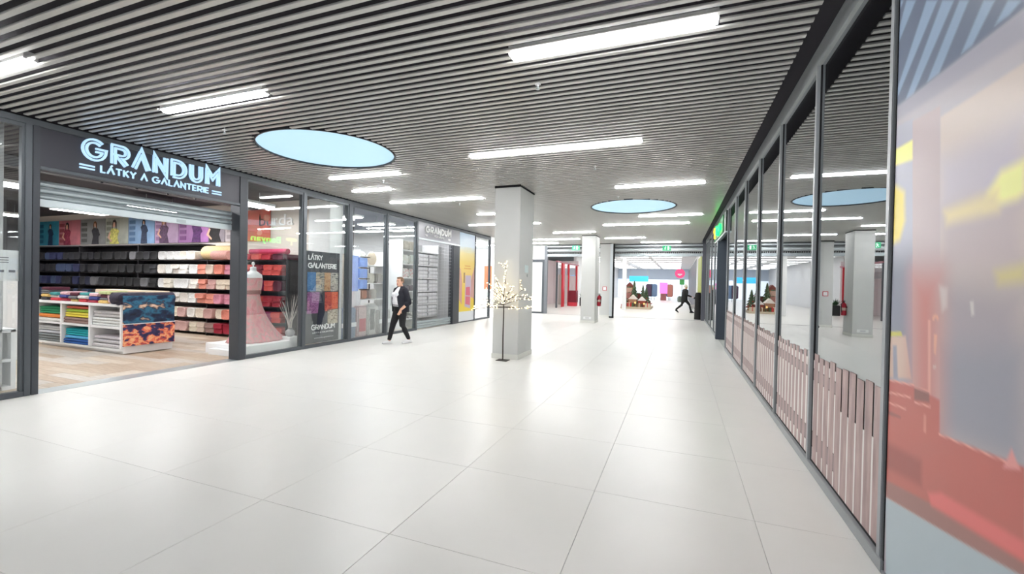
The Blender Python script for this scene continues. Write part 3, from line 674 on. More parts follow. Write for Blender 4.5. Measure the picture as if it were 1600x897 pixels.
ART = [
((182,176,182),[(3.186,2.74),(2.081,2.584),(1.99,0.519),(2.994,-0.19)],0.02) ,
((106,116,136),[(3.295,3.597),(2.089,2.768),(2.081,2.6),(3.12,2.618),(3.229,2.605)],0.008) ,
((236,224,190),[(3.258,3.572),(3.023,3.41),(3.027,3.238),(3.201,3.234),(3.237,3.254)],0.01) ,
((146,166,190),[(3.154,2.621),(3.077,2.654),(2.662,2.981),(2.763,3.042)],0.01) ,
((146,166,190),[(2.955,2.625),(2.871,2.618),(2.523,2.897),(2.617,2.954)],0.01) ,
((146,166,190),[(2.739,2.623),(2.63,2.619),(2.413,2.83),(2.48,2.871)],0.01) ,
((146,166,190),[(2.459,2.625),(2.38,2.624),(2.244,2.728),(2.314,2.77)],0.01) ,
((146,166,190),[(2.243,2.628),(2.161,2.623),(2.1,2.64),(2.171,2.683)],0.01) ,
((146,166,190),[(3.172,2.901),(3.144,2.921),(2.871,3.108),(2.975,3.171)],0.01) ,
((146,166,190),[(3.184,3.082),(3.162,3.087),(3.009,3.192),(3.086,3.238)],0.01) ,
((205,190,182),[(2.608,2.408),(2.073,2.408),(2.012,1.008),(2.534,0.956)],0.012) ,
((192,184,194),[(2.597,2.207),(2.065,2.22),(2.053,1.95),(2.584,1.969)],0.1) ,
((186,172,174),[(2.584,1.969),(2.053,1.95),(2.041,1.684),(2.57,1.703)],0.1) ,
((168,160,166),[(2.568,1.674),(2.038,1.617),(2.011,0.997),(2.534,0.956)],0.14) ,
((152,152,162),[(2.551,1.354),(2.03,1.42),(2.011,0.997),(2.534,0.956)],0.12) ,
((248,242,156),[(2.177,2.051),(2.058,2.062),(2.053,1.95),(2.089,1.935),(2.263,1.93),(2.246,1.989)],0.035) ,
((222,206,160),[(2.553,1.964),(2.192,1.99),(2.188,1.905),(2.524,1.902)],0.04) ,
((206,194,140),[(2.195,1.68),(2.042,1.701),(2.039,1.64),(2.175,1.629)],0.035) ,
((176,176,188),[(3.172,2.529),(2.863,2.493),(2.784,1.156),(3.079,1.105)],0.01) ,
((140,144,158),[(3.124,1.797),(2.834,1.779),(2.796,1.153),(3.079,1.105)],0.12) ,
((248,240,146),[(3.163,2.392),(2.856,2.382),(2.85,2.278),(3.158,2.309)],0.012) ,
((236,216,112),[(3.141,2.176),(3.037,2.183),(2.937,2.127),(2.921,1.971),(2.972,1.874),(3.111,1.851)],0.03) ,
((206,182,168),[(3.094,1.339),(2.876,1.363),(2.803,1.152),(3.079,1.105)],0.012) ,
((200,196,104),[(3.096,1.365),(2.927,1.381),(2.911,1.359),(3.094,1.336)],0.006) ,
((150,150,165),[(3.019,1.294),(2.974,1.3),(2.948,1.123),(3.0,1.113)],0.01) ,
((188,172,174),[(2.869,2.479),(2.611,2.463),(2.54,1.065),(2.781,1.001)],0.008) ,
((196,132,124),[(2.821,1.68),(2.573,1.674),(2.531,0.893),(2.769,0.811)],0.16) ,
((214,160,150),[(2.661,1.462),(2.638,1.464),(2.618,1.104),(2.64,1.099)],0.006) ,
((164,162,174),[(3.196,2.631),(2.081,2.6),(2.077,2.492),(3.191,2.554)],0.02) ,
((186,108,100),[(3.095,1.094),(2.788,1.119),(2.542,1.108),(2.534,0.956),(2.012,1.008),(1.996,0.635),(2.276,0.579),(3.051,0.438)],0.008) ,
((160,92,86),[(3.071,0.742),(2.681,0.779),(2.674,0.658),(3.062,0.6)],0.03) ,
((158,118,112),[(3.057,0.529),(2.558,0.62),(1.998,0.688),(1.996,0.635),(2.276,0.579),(3.051,0.438)],0.012) ,
((216,118,116),[(2.615,0.653),(2.51,0.7),(2.001,0.756),(1.998,0.692),(2.585,0.607)],0.02) ,
((222,162,150),[(3.073,1.1),(2.772,1.129),(2.772,1.121),(3.072,1.09)],0.004) ,
((222,162,150),[(3.068,1.03),(2.805,1.061),(2.805,1.052),(3.068,1.021)],0.004) ,
((222,162,150),[(3.064,0.973),(2.853,0.989),(2.852,0.981),(3.064,0.964)],0.004) ,
((222,162,150),[(2.772,1.121),(2.631,1.127),(2.631,1.119),(2.771,1.112)],0.004) ,
((222,162,150),[(2.767,1.046),(2.614,1.062),(2.614,1.054),(2.767,1.038)],0.004) ,
((222,162,150),[(2.543,0.957),(2.035,0.999),(2.035,0.993),(2.543,0.95)],0.004) ,
((150,96,92),[(3.061,0.924),(2.903,0.932),(2.903,0.921),(3.06,0.9)],0.008) ,
((206,140,126),[(2.673,1.007),(2.653,1.007),(2.648,0.921),(2.672,0.924)],0.006) ,
((140,96,92),[(2.771,1.114),(2.631,1.119),(2.628,1.075),(2.768,1.054)],0.01) ,
((216,150,146),[(2.119,0.964),(2.079,1.048),(2.035,0.989)],0.01) ,
((216,166,146),[(2.623,1.479),(2.605,1.493),(2.578,1.492),(2.568,1.468),(2.585,1.467),(2.595,1.481),(2.607,1.465),(2.622,1.464)],0.004) ,
((216,166,146),[(2.607,1.4),(2.578,1.403),(2.584,1.304),(2.599,1.311)],0.004) ,
((200,176,170),[(2.605,1.256),(2.579,1.26),(2.579,1.244),(2.604,1.24)],0.004) ,
((202,190,186),[(2.573,1.625),(2.507,1.615),(2.506,1.53),(2.544,1.508)],0.02) ,
((204,200,196),[(2.343,1.559),(2.32,1.564),(2.313,1.508),(2.33,1.503)],0.008) ,
((172,184,190),[(3.051,0.434),(2.276,0.581),(1.996,0.639),(1.982,0.33),(2.989,-0.507)],0.008) ,
]

def paint_panel():
    ya, yb, za, zb, s = .8, 3.05, .0, 3.57, .009
    Y = np.arange(ya, yb + 1e-6, s); Z = np.arange(za, zb + 1e-6, s)
    gy, gz = np.meshgrid(Y, Z, indexing='ij'); C = np.zeros(gy.shape + (3,)); C[:] = lin((176, 168, 174))
    for col, pts, soft in ART:
        P = np.array(pts); n = len(P); ins = np.zeros(gy.shape, bool); dist = np.full(gy.shape, 9.)
        for i in range(n):
            a, b = P[i], P[(i + 1) % n]; d = b - a
            t_ = np.clip(((gy - a[0]) * d[0] + (gz - a[1]) * d[1]) / max(1e-9, d @ d), 0, 1)
            dist = np.minimum(dist, np.hypot(gy - a[0] - t_ * d[0], gz - a[1] - t_ * d[1]))
            if abs(d[1]) > 1e-9:
                c = (a[1] > gz) != (b[1] > gz); xi = a[0] + (gz - a[1]) * d[0] / d[1]; ins ^= c & (gy < xi)
        sd = np.where(ins, -dist, dist); al = np.clip(.5 - sd / (2 * max(soft, .004)), 0, 1); al = al * al * (3 - 2 * al)
        C = C * (1 - al[..., None]) + np.array(lin(col)) * al[..., None]
    C = np.clip(C * 1.12, 0, .95); ny, nz = gy.shape
    vs = [(XR, float(a), float(b)) for a, b in zip(gy.ravel(), gz.ravel())]
    fs = [(i * nz + j, i * nz + j + 1, (i + 1) * nz + j + 1, (i + 1) * nz + j) for i in range(ny - 1) for j in range(nz - 1)]
    me = bpy.data.meshes.new('printed_panel'); me.from_pydata([(0, v[1] - 2, v[2]) for v in vs], [], fs)
    at = me.color_attributes.new('print', 'FLOAT_COLOR', 'POINT')
    at.data.foreach_set('color', np.concatenate([C.reshape(-1, 3), np.ones((ny * nz, 1))], 1).ravel().astype(np.float32))
    M = bpy.data.materials.new('panel_print'); M.use_nodes = True; nt = M.node_tree; b = nt.nodes['Principled BSDF']
    b.inputs['Roughness'].default_value = .32; b.inputs['Specular IOR Level'].default_value = .22
    ca = nt.nodes.new('ShaderNodeVertexColor'); ca.layer_name = 'print'; nt.links.new(ca.outputs['Color'], b.inputs['Base Color'])
    me.materials.append(M)
    t = thing('printed_wall_panel', 'large printed panel with red wooden door and window at the right edge', 'poster', (XR, 2, 0))
    o = link('print', me, t); 
    obj('board', B(XR + .002, -.5, 0, XR + .05, 3.05, 3.57), ANTHD, t)
    obj('edge_strip', MB().box(XR - .004, 3.05, 0, XR + .05, 3.058, 3.57), BLACK, t)
    obj('foot_rail', MB().box(XR - .012, -.5, 0, XR + .001, 3.05, .02), mat('sill_aluminium', (152, 156, 158)), t)
paint_panel()

# ================================================================== FABRIC SHOP
t = thing('fabric_shelving', 'long dark wall shelving holding bolts of cloth', 'shelving', (-14.9, 8.35, 0))
SH = mat('shelf_dark', (44, 42, 46), .5)
SZ = [.08, .47, .87, 1.26, 1.66, 2.05, 2.5]
for z in SZ: obj('shelf', MB().box(-21.0, 8.16, z - .03, -9.1 if z < 2.4 else -12.35, 8.6, z), SH, t)
for x in (-21.0, -18.0, -15.0, -12.0, -9.13): obj('upright', MB().box(x, 8.14, 0, x + .03, 8.6, 2.5 if x < -12.5 else 2.06), SH, t)
obj('back_panel', B(-21, 8.6, 0, -12.35, 8.615, 2.5), SH, t); obj('back_panel', B(-12.35, 8.6, 0, -9.1, 8.615, 2.06), SH, t)
def zonecol(x, row):
    r = random.random()
    if x < -17.2: return random.choice([('navy', (24, 28, 56)), ('navy', (28, 34, 74)), ('black', (22, 22, 30)), ('slate blue', (50, 64, 96)), ('black', (26, 26, 36))])
    if x < -14.0: return random.choice([('black', (20, 20, 24)), ('black', (24, 24, 28)), ('charcoal', (46, 46, 52)), ('black', (18, 18, 22)), ('grey', (104, 104, 108))])
    if x < -12.4: return random.choice([('white', (240, 240, 238)), ('cream', (234, 228, 216)), ('white', (232, 232, 232)), ('cream', (238, 232, 224)), ('white', (244, 242, 238))]) if row > 1 else random.choice([('cream', (230, 220, 200)), ('white', (236, 232, 226)), ('dusty pink', (216, 176, 170)), ('grey', (176, 168, 166))])
    if x < -11.5: return random.choice([('beige', (222, 202, 186)), ('dusty pink', (208, 164, 158)), ('salmon', (232, 150, 130)), ('taupe', (170, 138, 132)), ('cream', (236, 222, 204))])
    if x < -10.75: return random.choice([('pale pink', (236, 196, 200)), ('pink', (226, 150, 170)), ('lilac', (206, 168, 190)), ('cream', (236, 220, 200)), ('salmon', (232, 140, 120))]) if row > 0 else random.choice([('magenta', (190, 40, 100)), ('crimson', (170, 30, 56))])
    return random.choice([('red', (160, 26, 44)), ('crimson', (122, 18, 40)), ('coral', (206, 76, 70)), ('red', (172, 34, 50)), ('wine', (88, 16, 42)), ('magenta', (140, 28, 92))])
def cloth(name, rgb): 
    k = 'cloth_%s_%d%d%d' % (name.replace(' ', '_'), *rgb)
    return mat(k, [v * .9 for v in rgb], .85, var=.12, scale=30, bump=.15)
bolt_cache = {}
def bolt_mesh(w, h, m_, d=.5):
    key = (w, h, m_.name)
    if key not in bolt_cache:
        # flat bolt: rounded rectangle section with a folded lip on the front end
        sec = []
        rr = min(w, h) * .26
        for cx_, cz_, a0 in ((w / 2 - rr, h / 2 - rr, 0), (-w / 2 + rr, h / 2 - rr, 90), (-w / 2 + rr, -h / 2 + rr, 180), (w / 2 - rr, -h / 2 + rr, 270)):
            for k in range(3): a = math.radians(a0 + 45 * k); sec.append((cx_ + rr * math.cos(a), cz_ + rr * math.sin(a)))
        def ring(yq, s): return [(p[0] * s, yq, h / 2 + p[1] * s) for p in sec]
        bolt_cache[key] = mesh_of('fabric_bolt', MB().loft([ring(.01, .8), ring(.0, .9), ring(.012, 1), ring(d, 1)]), m_, smooth=True)
    return bolt_cache[key]
count = {}
ORD = ['first', 'second', 'third', 'fourth', 'fifth', 'sixth', 'seventh', 'eighth', 'ninth', 'tenth', 'eleventh', 'twelfth', 'thirteenth', 'fourteenth', 'fifteenth', 'sixteenth', 'seventeenth', 'eighteenth', 'nineteenth', 'twentieth'] + ['%dth' % k for k in range(21, 80)]
ROWN = ['lowest', 'second lowest', 'third lowest', 'third highest', 'second highest', 'highest']
nb = 0
cand = []
for row in range(6):
    x = -9.2
    while x > -20.9:
        w = random.uniform(.3, .37)
        cand.append((row, x - w / 2, w)); x -= w + .012
for row, x, w in cand:
    if x < -13.3 and row < 2: continue                 # hidden behind the display island
    if row == 5 and -12.4 < x < -10.95: continue        # the large rolls lie here
    cn, rgb = zonecol(x, row)
    H = .3 if row < 5 else .3
    ns = 1 if (x < -14.5 or row == 5 or nb > 255) else random.choice((1, 2, 2))
    for k in range(ns):
        if nb >= 298: break
        h = round((H - .04) / ns, 3); h = .26 if ns == 1 else .13
        if row == 5: h = .24 if x < -12 else .15
        wq = round(w, 2) - .01
        yq = 8.06 + random.choice((0, .02, .04, -.03))
        o = link('fabric_bolt', bolt_mesh(wq, h, cloth(cn, rgb)), None, (x, yq, SZ[row] + k * (h + .002)))
        key = (cn, row); count[key] = count.get(key, 0) + 1
        tag(o, '%s bolt, %s of its colour from the poster side, %s fabric shelf' % (cn, ORD[count[key] - 1], ROWN[row]), 'fabric', 'bolts of cloth on the fabric wall')
        nb += 1
# big rolls on top of the shelving
for i, (x, r, L, rgb, cn) in enumerate(((-11.75, .2, 1.15, (240, 212, 160), 'large pale yellow'), (-11.3, .12, .6, (232, 176, 166), 'salmon pink'), (-9.9, .07, 1.3, (206, 70, 110), 'pink and red'))):
    z = SZ[5] + r + (.152 if i == 2 else 0); yq = (8.38, 8.06, 8.3)[i]
    o = obj('fabric_roll', MB().tube([(x - L / 2, yq, z), (x + L / 2, yq, z)], r, 18), cloth('roll%d' % i, rgb), smooth=True)
    tag(o, '%s fabric roll lying along the highest fabric shelf' % cn, 'fabric')
# picture strip above the shelving
strip = [(-10.22, -11.06, (232, 84, 66), 'red'), (-11.08, -11.92, (206, 196, 200), 'pale'), (-11.94, -12.6, (150, 140, 150), 'grey'), (-12.62, -13.9, (186, 120, 190), 'violet'), (-13.92, -15.0, (204, 168, 204), 'lilac'), (-15.02, -16.3, (140, 176, 216), 'light blue'), (-16.32, -17.5, (188, 190, 176), 'sage'), (-17.52, -18.9, (150, 150, 148), 'grey green'), (-18.92, -20.2, (214, 130, 140), 'rose'), (-20.22, -21.5, (60, 160, 190), 'turquoise')]
SKIN = mat('skin', (226, 178, 152), .55, var=.04, scale=20)
for i, (x1, x0, rgb, cn) in enumerate(strip):
    t = thing('wall_picture', '%s picture panel in the strip above the cloth shelving%s' % (cn, ' nearest the doorway post' if i == 0 else ''), 'picture', ((x0 + x1) / 2, 8.6, 2.6), 'picture panels above the fabric wall')
    obj('sheet', B(x0, 8.585, 2.58, x1, 8.6, 3.42), ramp_mat('picture_%d' % i, [(.3, [v * .8 for v in rgb]), (.6, rgb), (.9, [min(255, v * 1.12) for v in rgb])], 1.6, .45), t)
    if i == 0:
        obj('printed_spots', MB().ell((-10.35, 8.585, 3.2), (.12, .004, .1), 10).ell((-10.6, 8.585, 2.8), (.1, .004, .07), 10), mat('print_pale_red', (226, 140, 120)), t); continue
    cxp = (x0 + x1) / 2; hw = min(.3, (x1 - x0) * .3)
    dk = [(60, 56, 64), (40, 34, 44), (30, 26, 28), (96, 50, 110), (90, 60, 90), (50, 60, 84), (214, 206, 110), (50, 48, 54), (150, 60, 80), (30, 60, 90)][i]
    ttl = MB()
    for k in range(4): ttl.box(x0 + .06, 8.578, 2.66 + .18 * k, x0 + .06 + (x1 - x0) * .22, 8.585, 2.77 + .18 * k)
    obj('printed_swatches', ttl, mat('swatch_%d' % i, [max(0, v - 60) for v in rgb], .5), t)
    sgn = (-1, 1)[i % 2]; kz = (1.0, .72, 1.15, .9)[i % 4]; cxp += .1 * sgn * (x1 - x0)
    def pz(z): return 3.26 + (z - 3.26) * kz
    PD = mat('print_dress_%d' % i, dk, .6, var=.45, scale=14)
    low = max(2.585, pz(2.3))
    obj('printed_dress', MB().prism([(cxp - .2 * kz, low), (cxp + .22 * kz, low), (cxp + (.17 + .03 * sgn) * kz, pz(2.85)), (cxp + .21 * kz, pz(3.03)), (cxp + .13 * kz, pz(3.1)), (cxp - .1 * kz, pz(3.11)), (cxp - .2 * kz, pz(3.02)), (cxp - (.16 - .04 * sgn) * kz, pz(2.8))], 'y', 8.576, 8.585), PD, t)
    obj('printed_arm', MB().prism([(cxp + sgn * .2 * kz, pz(3.02)), (cxp + sgn * .3 * kz, pz(2.85)), (cxp + sgn * .12 * kz, pz(2.72)), (cxp + sgn * .1 * kz, pz(2.76)), (cxp + sgn * .22 * kz, pz(2.86)), (cxp + sgn * .15 * kz, pz(2.98))], 'y', 8.574, 8.583), [SKIN, PD][i % 2], t)
    obj('printed_face', MB().prism([(cxp + .02 * sgn + .062 * kz * math.cos(a * PI / 7), pz(3.22) + .09 * kz * math.sin(a * PI / 7)) for a in range(14)], 'y', 8.574, 8.583), SKIN, t)
    obj('printed_hair', MB().prism([(cxp - .09 * kz, pz(3.04)), (cxp - .095 * kz, pz(3.22)), (cxp - .05 * kz, pz(3.33)), (cxp + .04 * kz, pz(3.35)), (cxp + .1 * kz, pz(3.28)), (cxp + .1 * kz, pz(3.06)), (cxp + .065 * kz, pz(3.16)), (cxp + .05 * kz, pz(3.27)), (cxp - .03 * kz, pz(3.28)), (cxp - .06 * kz, pz(3.2))], 'y', 8.572, 8.582), mat('print_hair_%d' % (i % 3), [(60, 40, 34), (130, 84, 50), (40, 32, 34)][i % 3], .6), t)

# display island with cubbies and folded cloth
ISL = thing('display_island', 'white cubby island full of folded cloth in the fabric shop', 'display unit', (-11.9, 5.8, 0))
IX = [-13.5, -12.46, -11.42, -10.36]; WM = mat('island_white', (232, 232, 232), .4)
obj('base', MB().box(-13.5, 5.36, .06, -10.34, 6.28, .1).box(-13.4, 5.42, 0, -10.44, 6.2, .06), WM, ISL)
for x in IX: obj('divider', MB().cbox(x - .03, 5.34, .1, x + .03, 6.28, .98, .003), WM, ISL)
obj('shelf', MB().box(-13.47, 5.35, .5, -10.36, 6.26, .54), WM, ISL); obj('top', MB().cbox(-13.54, 5.32, .95, -10.3, 6.3, 1.0, .004), WM, ISL)
obj('middle_panel', B(-13.47, 5.8, .1, -10.36, 5.82, .95), WM, ISL); obj('end_panel', B(-10.33, 5.36, .02, -10.3, 6.26, .95), WM, ISL)
def folded(x0, x1, y0, z0, h, rgb, cn, label, group=None, d=.42):
    mb = MB(); n = max(1, round(h / .055)); hh = h / n
    prof = []
    for k in range(n):
        zc = z0 + hh * (k + .5)
        for a in range(-2, 3): t_ = a / 2 * PI / 2; prof.append((y0 + .025 - .025 * math.cos(t_), zc + hh * .48 * math.sin(t_)))
    prof += [(y0 + d, z0 + h), (y0 + d, z0)]
    mb.loft([[(xq, p[0], p[1]) for p in prof] for xq in (x0, x1)])
    o = obj('folded_fabric', mb, cloth(cn, rgb), smooth=True); return tag(o, label, 'fabric', group)
stacks = {(0, 1): [(.02, .07, (222, 222, 216), 'ivory', .95), (.1, .08, (238, 140, 60), 'orange', 0), (.19, .15, (30, 150, 100), 'emerald green', 0)],
          (1, 1): [(.02, .12, (150, 120, 112), 'mauve brown', 0), (.15, .1, (244, 224, 80), 'yellow', 0), (.26, .06, (180, 214, 70), 'lime green', 0), (.33, .05, (232, 110, 90), 'coral', 0)],
          (2, 1): [(.02, .17, (226, 228, 226), 'white', 0), (.2, .13, (210, 206, 206), 'pale grey', 0)],
          (0, 0): [(.02, .16, (130, 136, 138), 'grey', 0), (.19, .06, (196, 198, 206), 'pale lilac grey', 0), (.26, .09, (214, 216, 216), 'silver grey', 0)],
          (1, 0): [(.02, .1, (30, 90, 170), 'royal blue', 0), (.13, .06, (90, 180, 230), 'sky blue', 0), (.2, .14, (20, 180, 190), 'turquoise', 0)],
          (2, 0): [(.02, .08, (224, 220, 222), 'off white', 0), (.11, .07, (206, 204, 208), 'light grey', 0), (.19, .06, (220, 214, 220), 'pale pink grey', 0)]}
for (c, r), L in stacks.items():
    for k, (dz, h, rgb, cn, _) in enumerate(L):
        ins = .04 + .02 * k
        folded(IX[c] + .04 + (.03 if k else 0), IX[c + 1] - .04 - ins * .5, 5.37 + .012 * k, (.1 if r == 0 else .54) + dz - .02, h, rgb, cn, '%s folded cloth in the %s %s cubby of the white island' % (cn, ('lower', 'upper')[r], ('far', 'middle', 'near')[c]), 'folded cloth in the island cubbies')
# remnants heaped on the island top
pal = [((50, 50, 56), 'charcoal'), ((170, 40, 60), 'red'), ((230, 226, 222), 'white'), ((90, 30, 50), 'wine'), ((150, 190, 200), 'pale blue'), ((240, 200, 120), 'apricot'), ((60, 70, 140), 'indigo'), ((60, 150, 150), 'teal'), ((200, 210, 150), 'pale green'), ((214, 60, 70), 'bright red'), ((120, 120, 124), 'mid grey'), ((236, 190, 196), 'baby pink')]
k = 0
for c in range(7):
    xc = -13.35 + .36 * c; z = 1.0
    for q in range(random.choice((3, 4, 4))):
        h = random.uniform(.05, .085); rgb, cn = pal[(k * 5 + c) % 12]; k += 1
        folded(xc + random.uniform(0, .03), xc + .3 + random.uniform(-.03, .02), 5.36 + random.uniform(0, .05), z, h, rgb, cn, '%s remnant, %s from bottom, %s pile from the far end, island top' % (cn, ORD[q], ORD[c]), 'folded remnants on the island top', d=.36)
        z += h
o = obj('fabric_stack', MB().cbox(-10.95, 5.4, 1.0, -10.55, 5.9, 1.2, .03), cloth('soft_pink', (232, 196, 200))); tag(o, 'soft pink folded cloth beside the galaxy print on the island top', 'fabric')
o = obj('cutting_board', MB().cbox(-12.4, 5.9, 1.0, -10.4, 6.26, 1.26, .01), mat('pale_wood_board', (226, 206, 180), .5)); tag(o, 'pale wooden box with boards behind the remnants on the island', 'box')
# galaxy print cloth draped over a roll on the island end
GX = ramp_mat('galaxy_print', [(.34, (18, 20, 36)), (.45, (26, 44, 74)), (.52, (46, 110, 140)), (.57, (40, 46, 70)), (.63, (226, 190, 160)), (.70, (238, 232, 226))], 2.6, .75, stretch=(1, 1, 1.7), dist=.25, detail=7)
GO = ramp_mat('galaxy_orange_print', [(.34, (34, 36, 70)), (.46, (60, 52, 96)), (.5, (232, 110, 80)), (.56, (242, 190, 140)), (.62, (226, 96, 74)), (.70, (60, 50, 90))], 4.2, .75, stretch=(1, 1.2, 1.7), dist=.2, detail=6)
t = thing('galaxy_fabric', 'dark blue and orange galaxy print cloth hanging over the island end', 'fabric', (-10.3, 5.8, .18))
obj('roll', MB().tube([(-10.6, 5.38, 1.13), (-10.36, 5.36, 1.13), (-10.3, 5.36, 1.13)], [.11, .11, .1], 16).tube([(-10.62, 5.34, 1.12), (-10.62, 6.28, 1.12)], .12, 16).tube([(-10.4, 5.32, 1.11), (-10.4, 6.3, 1.11)], .13, 18), mat('galaxy_dark', (46, 40, 58), .8, var=.5, scale=8), t, smooth=True)
def drape(z0, z1, xo):
    mb = MB(); ny = 24; rings = []
    for side in (0, 1):
        pass
    outer = []; 
    for iz in range(9):
        z = z1 + (z0 - z1) * iz / 8
        outer.append([(-10.285 + xo + .012 * math.sin(j * .9 + iz * .4) * iz / 8 + (.05 * max(0, 1 - iz / 1.5)) * 0, 5.33 + .95 * j / ny, z) for j in range(ny + 1)])
    inner = [[(p[0] - .012, p[1], p[2]) for p in r_] for r_ in outer]
    for i in range(8):
        pass
    rows = [o_ + i_[::-1] for o_, i_ in zip(outer, inner)]
    return mb.loft(rows)
obj('hanging_cloth', drape(.62, 1.18, 0.02), GX, t, smooth=True)
obj('lower_cloth', drape(.17, .6, .028), GO, t, smooth=True)
obj('hem_cord', MB().tube([(-10.25, 5.33, .61), (-10.25, 6.28, .61)], .008, 6), WHITE, t)
# leftmost window: white display cube, purple cloth shelf, post and hanging cable
t = thing('display_cube', 'white hollow display cube behind the leftmost window', 'display unit', (-8.75, 2.85, 0))
obj('shell', MB().cbox(-9.1, 2.45, 0, -8.5, 2.5, .82, .003).cbox(-9.1, 3.13, 0, -8.5, 3.18, .82, .003).cbox(-9.1, 2.45, .78, -8.5, 3.18, .83, .003).cbox(-9.1, 2.5, .38, -8.5, 3.13, .42, .003).box(-9.1, 2.5, .0, -8.5, 3.13, .05), WHITE, t)
obj('back_board', B(-9.12, 2.45, 0, -9.1, 3.18, .82), WHITE, t)
t = thing('notions_rack', 'low white rack of purple and patterned cloth behind the leftmost window', 'rack', (-11.6, 3.9, 0))
for z in (.1, .5, .9, 1.15): obj('shelf', B(-12.6, 3.6, z - .02, -11.3, 4.3, z), WM, t)
obj('side', B(-12.62, 3.6, 0, -12.6, 4.3, 1.5), WM, t); obj('side', B(-11.3, 3.6, 0, -11.28, 4.3, 1.5), WM, t); obj('base', B(-12.6, 3.6, 0, -11.3, 4.3, .08), WM, t)
kk = 0
for z in (.12, .5, .9, 1.15):
    for q in range(4):
        rgb, cn = random.choice([((120, 80, 150), 'purple'), ((160, 120, 170), 'lavender'), ((190, 150, 150), 'dusky rose'), ((90, 80, 110), 'plum grey')])
        folded(-12.56 + .31 * q, -12.56 + .31 * q + .28, 3.62, z, .18, rgb, cn, '%s cloth pile, %s along the %s board of the low white rack' % (cn, ORD[q], {.12: 'bottom', .5: 'second', .9: 'third', 1.15: 'top'}[z]), 'cloth piles on the low white rack', d=.3)
o = obj('interior_post', MB().cbox(-8.62, 2.93, 0, -8.5, 3.05, 3.6, .004), GREYW); tag(o, 'pale grey square post just inside the leftmost window', 'post')
t = thing('hanging_cable', 'white looped cable hanging inside the leftmost window', 'cable', (-8.6, 2.9, 3.0))
obj('cable', MB().tube([(-8.6, 2.7 + .16 * math.sin(a * .5) + .012 * a, 3.45 - .06 * a) for a in range(13)], .012, 8), WHITE, t)

# mannequin window ----------------------------------------------------------
t = thing('window_plinth', 'low white plinth under the mannequin', 'plinth', (-8.7, 7.0, 0))
obj('block', MB().cbox(-9.3, 6.3, .0, -8.12, 7.42, .2, .006), WHITE, t); obj('low_step', MB().cbox(-9.0, 6.16, 0, -8.15, 6.3, .12, .004), WHITE, t)
t = thing('vase_stand', 'small white cube stand under the twig vase', 'stand', (-8.35, 7.36, 0)); obj('block', MB().cbox(-8.5, 7.43, 0, -8.2, 7.74, .26, .005), WHITE, t); obj('foot_plate', B(-8.48, 7.45, 0, -8.22, 7.72, .002), GREYW, t)  # thin pale grey plate inside the foot of the block
t = thing('mannequin', 'white dress form wearing a long pink floral strapless dress', 'mannequin', (-8.72, 6.92, .2))
c = (-8.72, 6.92, .2)
prof = [(.0, .02), (.13, 1.0), (.125, 1.1), (.105, 1.02), (.11, .9)]
obj('bust', MB().lathe([(.11, .8), (.118, .95), (.105, 1.02), (.12, 1.12), (.145, 1.26), (.15, 1.33), (.155, 1.4), (.145, 1.46), (.09, 1.51), (.055, 1.54), (.05, 1.6), (.052, 1.62), (.03, 1.63)], c, 24, sx=1.0, sy=1.25), WHITE, t, smooth=True)
obj('neck_knob', MB().lathe([(.012, 1.62), (.012, 1.66), (.03, 1.675), (.034, 1.7), (.022, 1.73), (.004, 1.74)], c, 14), WHITE, t, smooth=True)
PINK = ramp_mat('pink_floral', [(.3, (206, 130, 136)), (.45, (222, 158, 160)), (.55, (196, 166, 160)), (.65, (228, 140, 150)), (.8, (236, 190, 190))], 9, .85, stretch=(1, 1, .6), dist=.6)
rings = []
for i in range(22):
    f_ = i / 21; z = c[2] + .005 + 1.06 * f_
    R = .13 + .33 * (1 - f_) ** 1.5
    rings.append([(c[0] + R * .95 * (1 + .05 * (1 - f_) * math.sin(k * 2 * PI / 72 * 17 + f_ * 2)) * math.cos(2 * PI * k / 72), c[1] + (.26 * (1 - f_) ** 3 if math.sin(2 * PI * k / 72) > 0 else 0) * math.sin(2 * PI * k / 72) + R * 1.08 * (1 + .05 * (1 - f_) * math.sin(k * 2 * PI / 72 * 17 + f_ * 2)) * math.sin(2 * PI * k / 72), z) for k in range(72)])
obj('skirt', MB().loft(rings), PINK, t, smooth='all')
obj('bodice', MB().lathe([(.132, 1.04), (.136, 1.1), (.15, 1.2), (.162, 1.3), (.162, 1.38), (.15, 1.39)], c, 28, sy=1.22), PINK, t, smooth=True)
obj('waistband', MB().lathe([(.135, 1.03), (.142, 1.05), (.142, 1.11), (.136, 1.13)], c, 28, sy=1.2), mat('waist_brown', (150, 104, 100), .7), t, smooth=True)
t = thing('twig_vase', 'grey round vase of dry white twigs on the cube stand', 'vase', (-8.35, 7.58, .26))
vc = (-8.35, 7.58, .26)
obj('vase', MB().lathe([(.05, 0), (.09, .03), (.105, .08), (.09, .13), (.05, .16), (.045, .19), (.055, .2)], vc, 20), mat('vase_pewter', (170, 172, 174), .3, .5), t, smooth=True)
tw = MB()
for k in range(16):
    a = random.uniform(0, 2 * PI); sp_ = random.uniform(.08, .34); h = random.uniform(.55, .85)
    p = [(vc[0] + .02 * math.cos(a), vc[1] + .02 * math.sin(a), vc[2] + .12)]
    for q in range(1, 6): p.append((vc[0] + sp_ * (q / 5) ** 1.4 * math.cos(a) + random.uniform(-.015, .015), vc[1] + sp_ * (q / 5) ** 1.4 * math.sin(a) + random.uniform(-.015, .015), vc[2] + .12 + h * q / 5))
    tw.tube(p, [.006, .005, .005, .004, .003, .002], 5)
obj('twigs', tw, mat('dry_twigs', (214, 206, 200), .8), t)

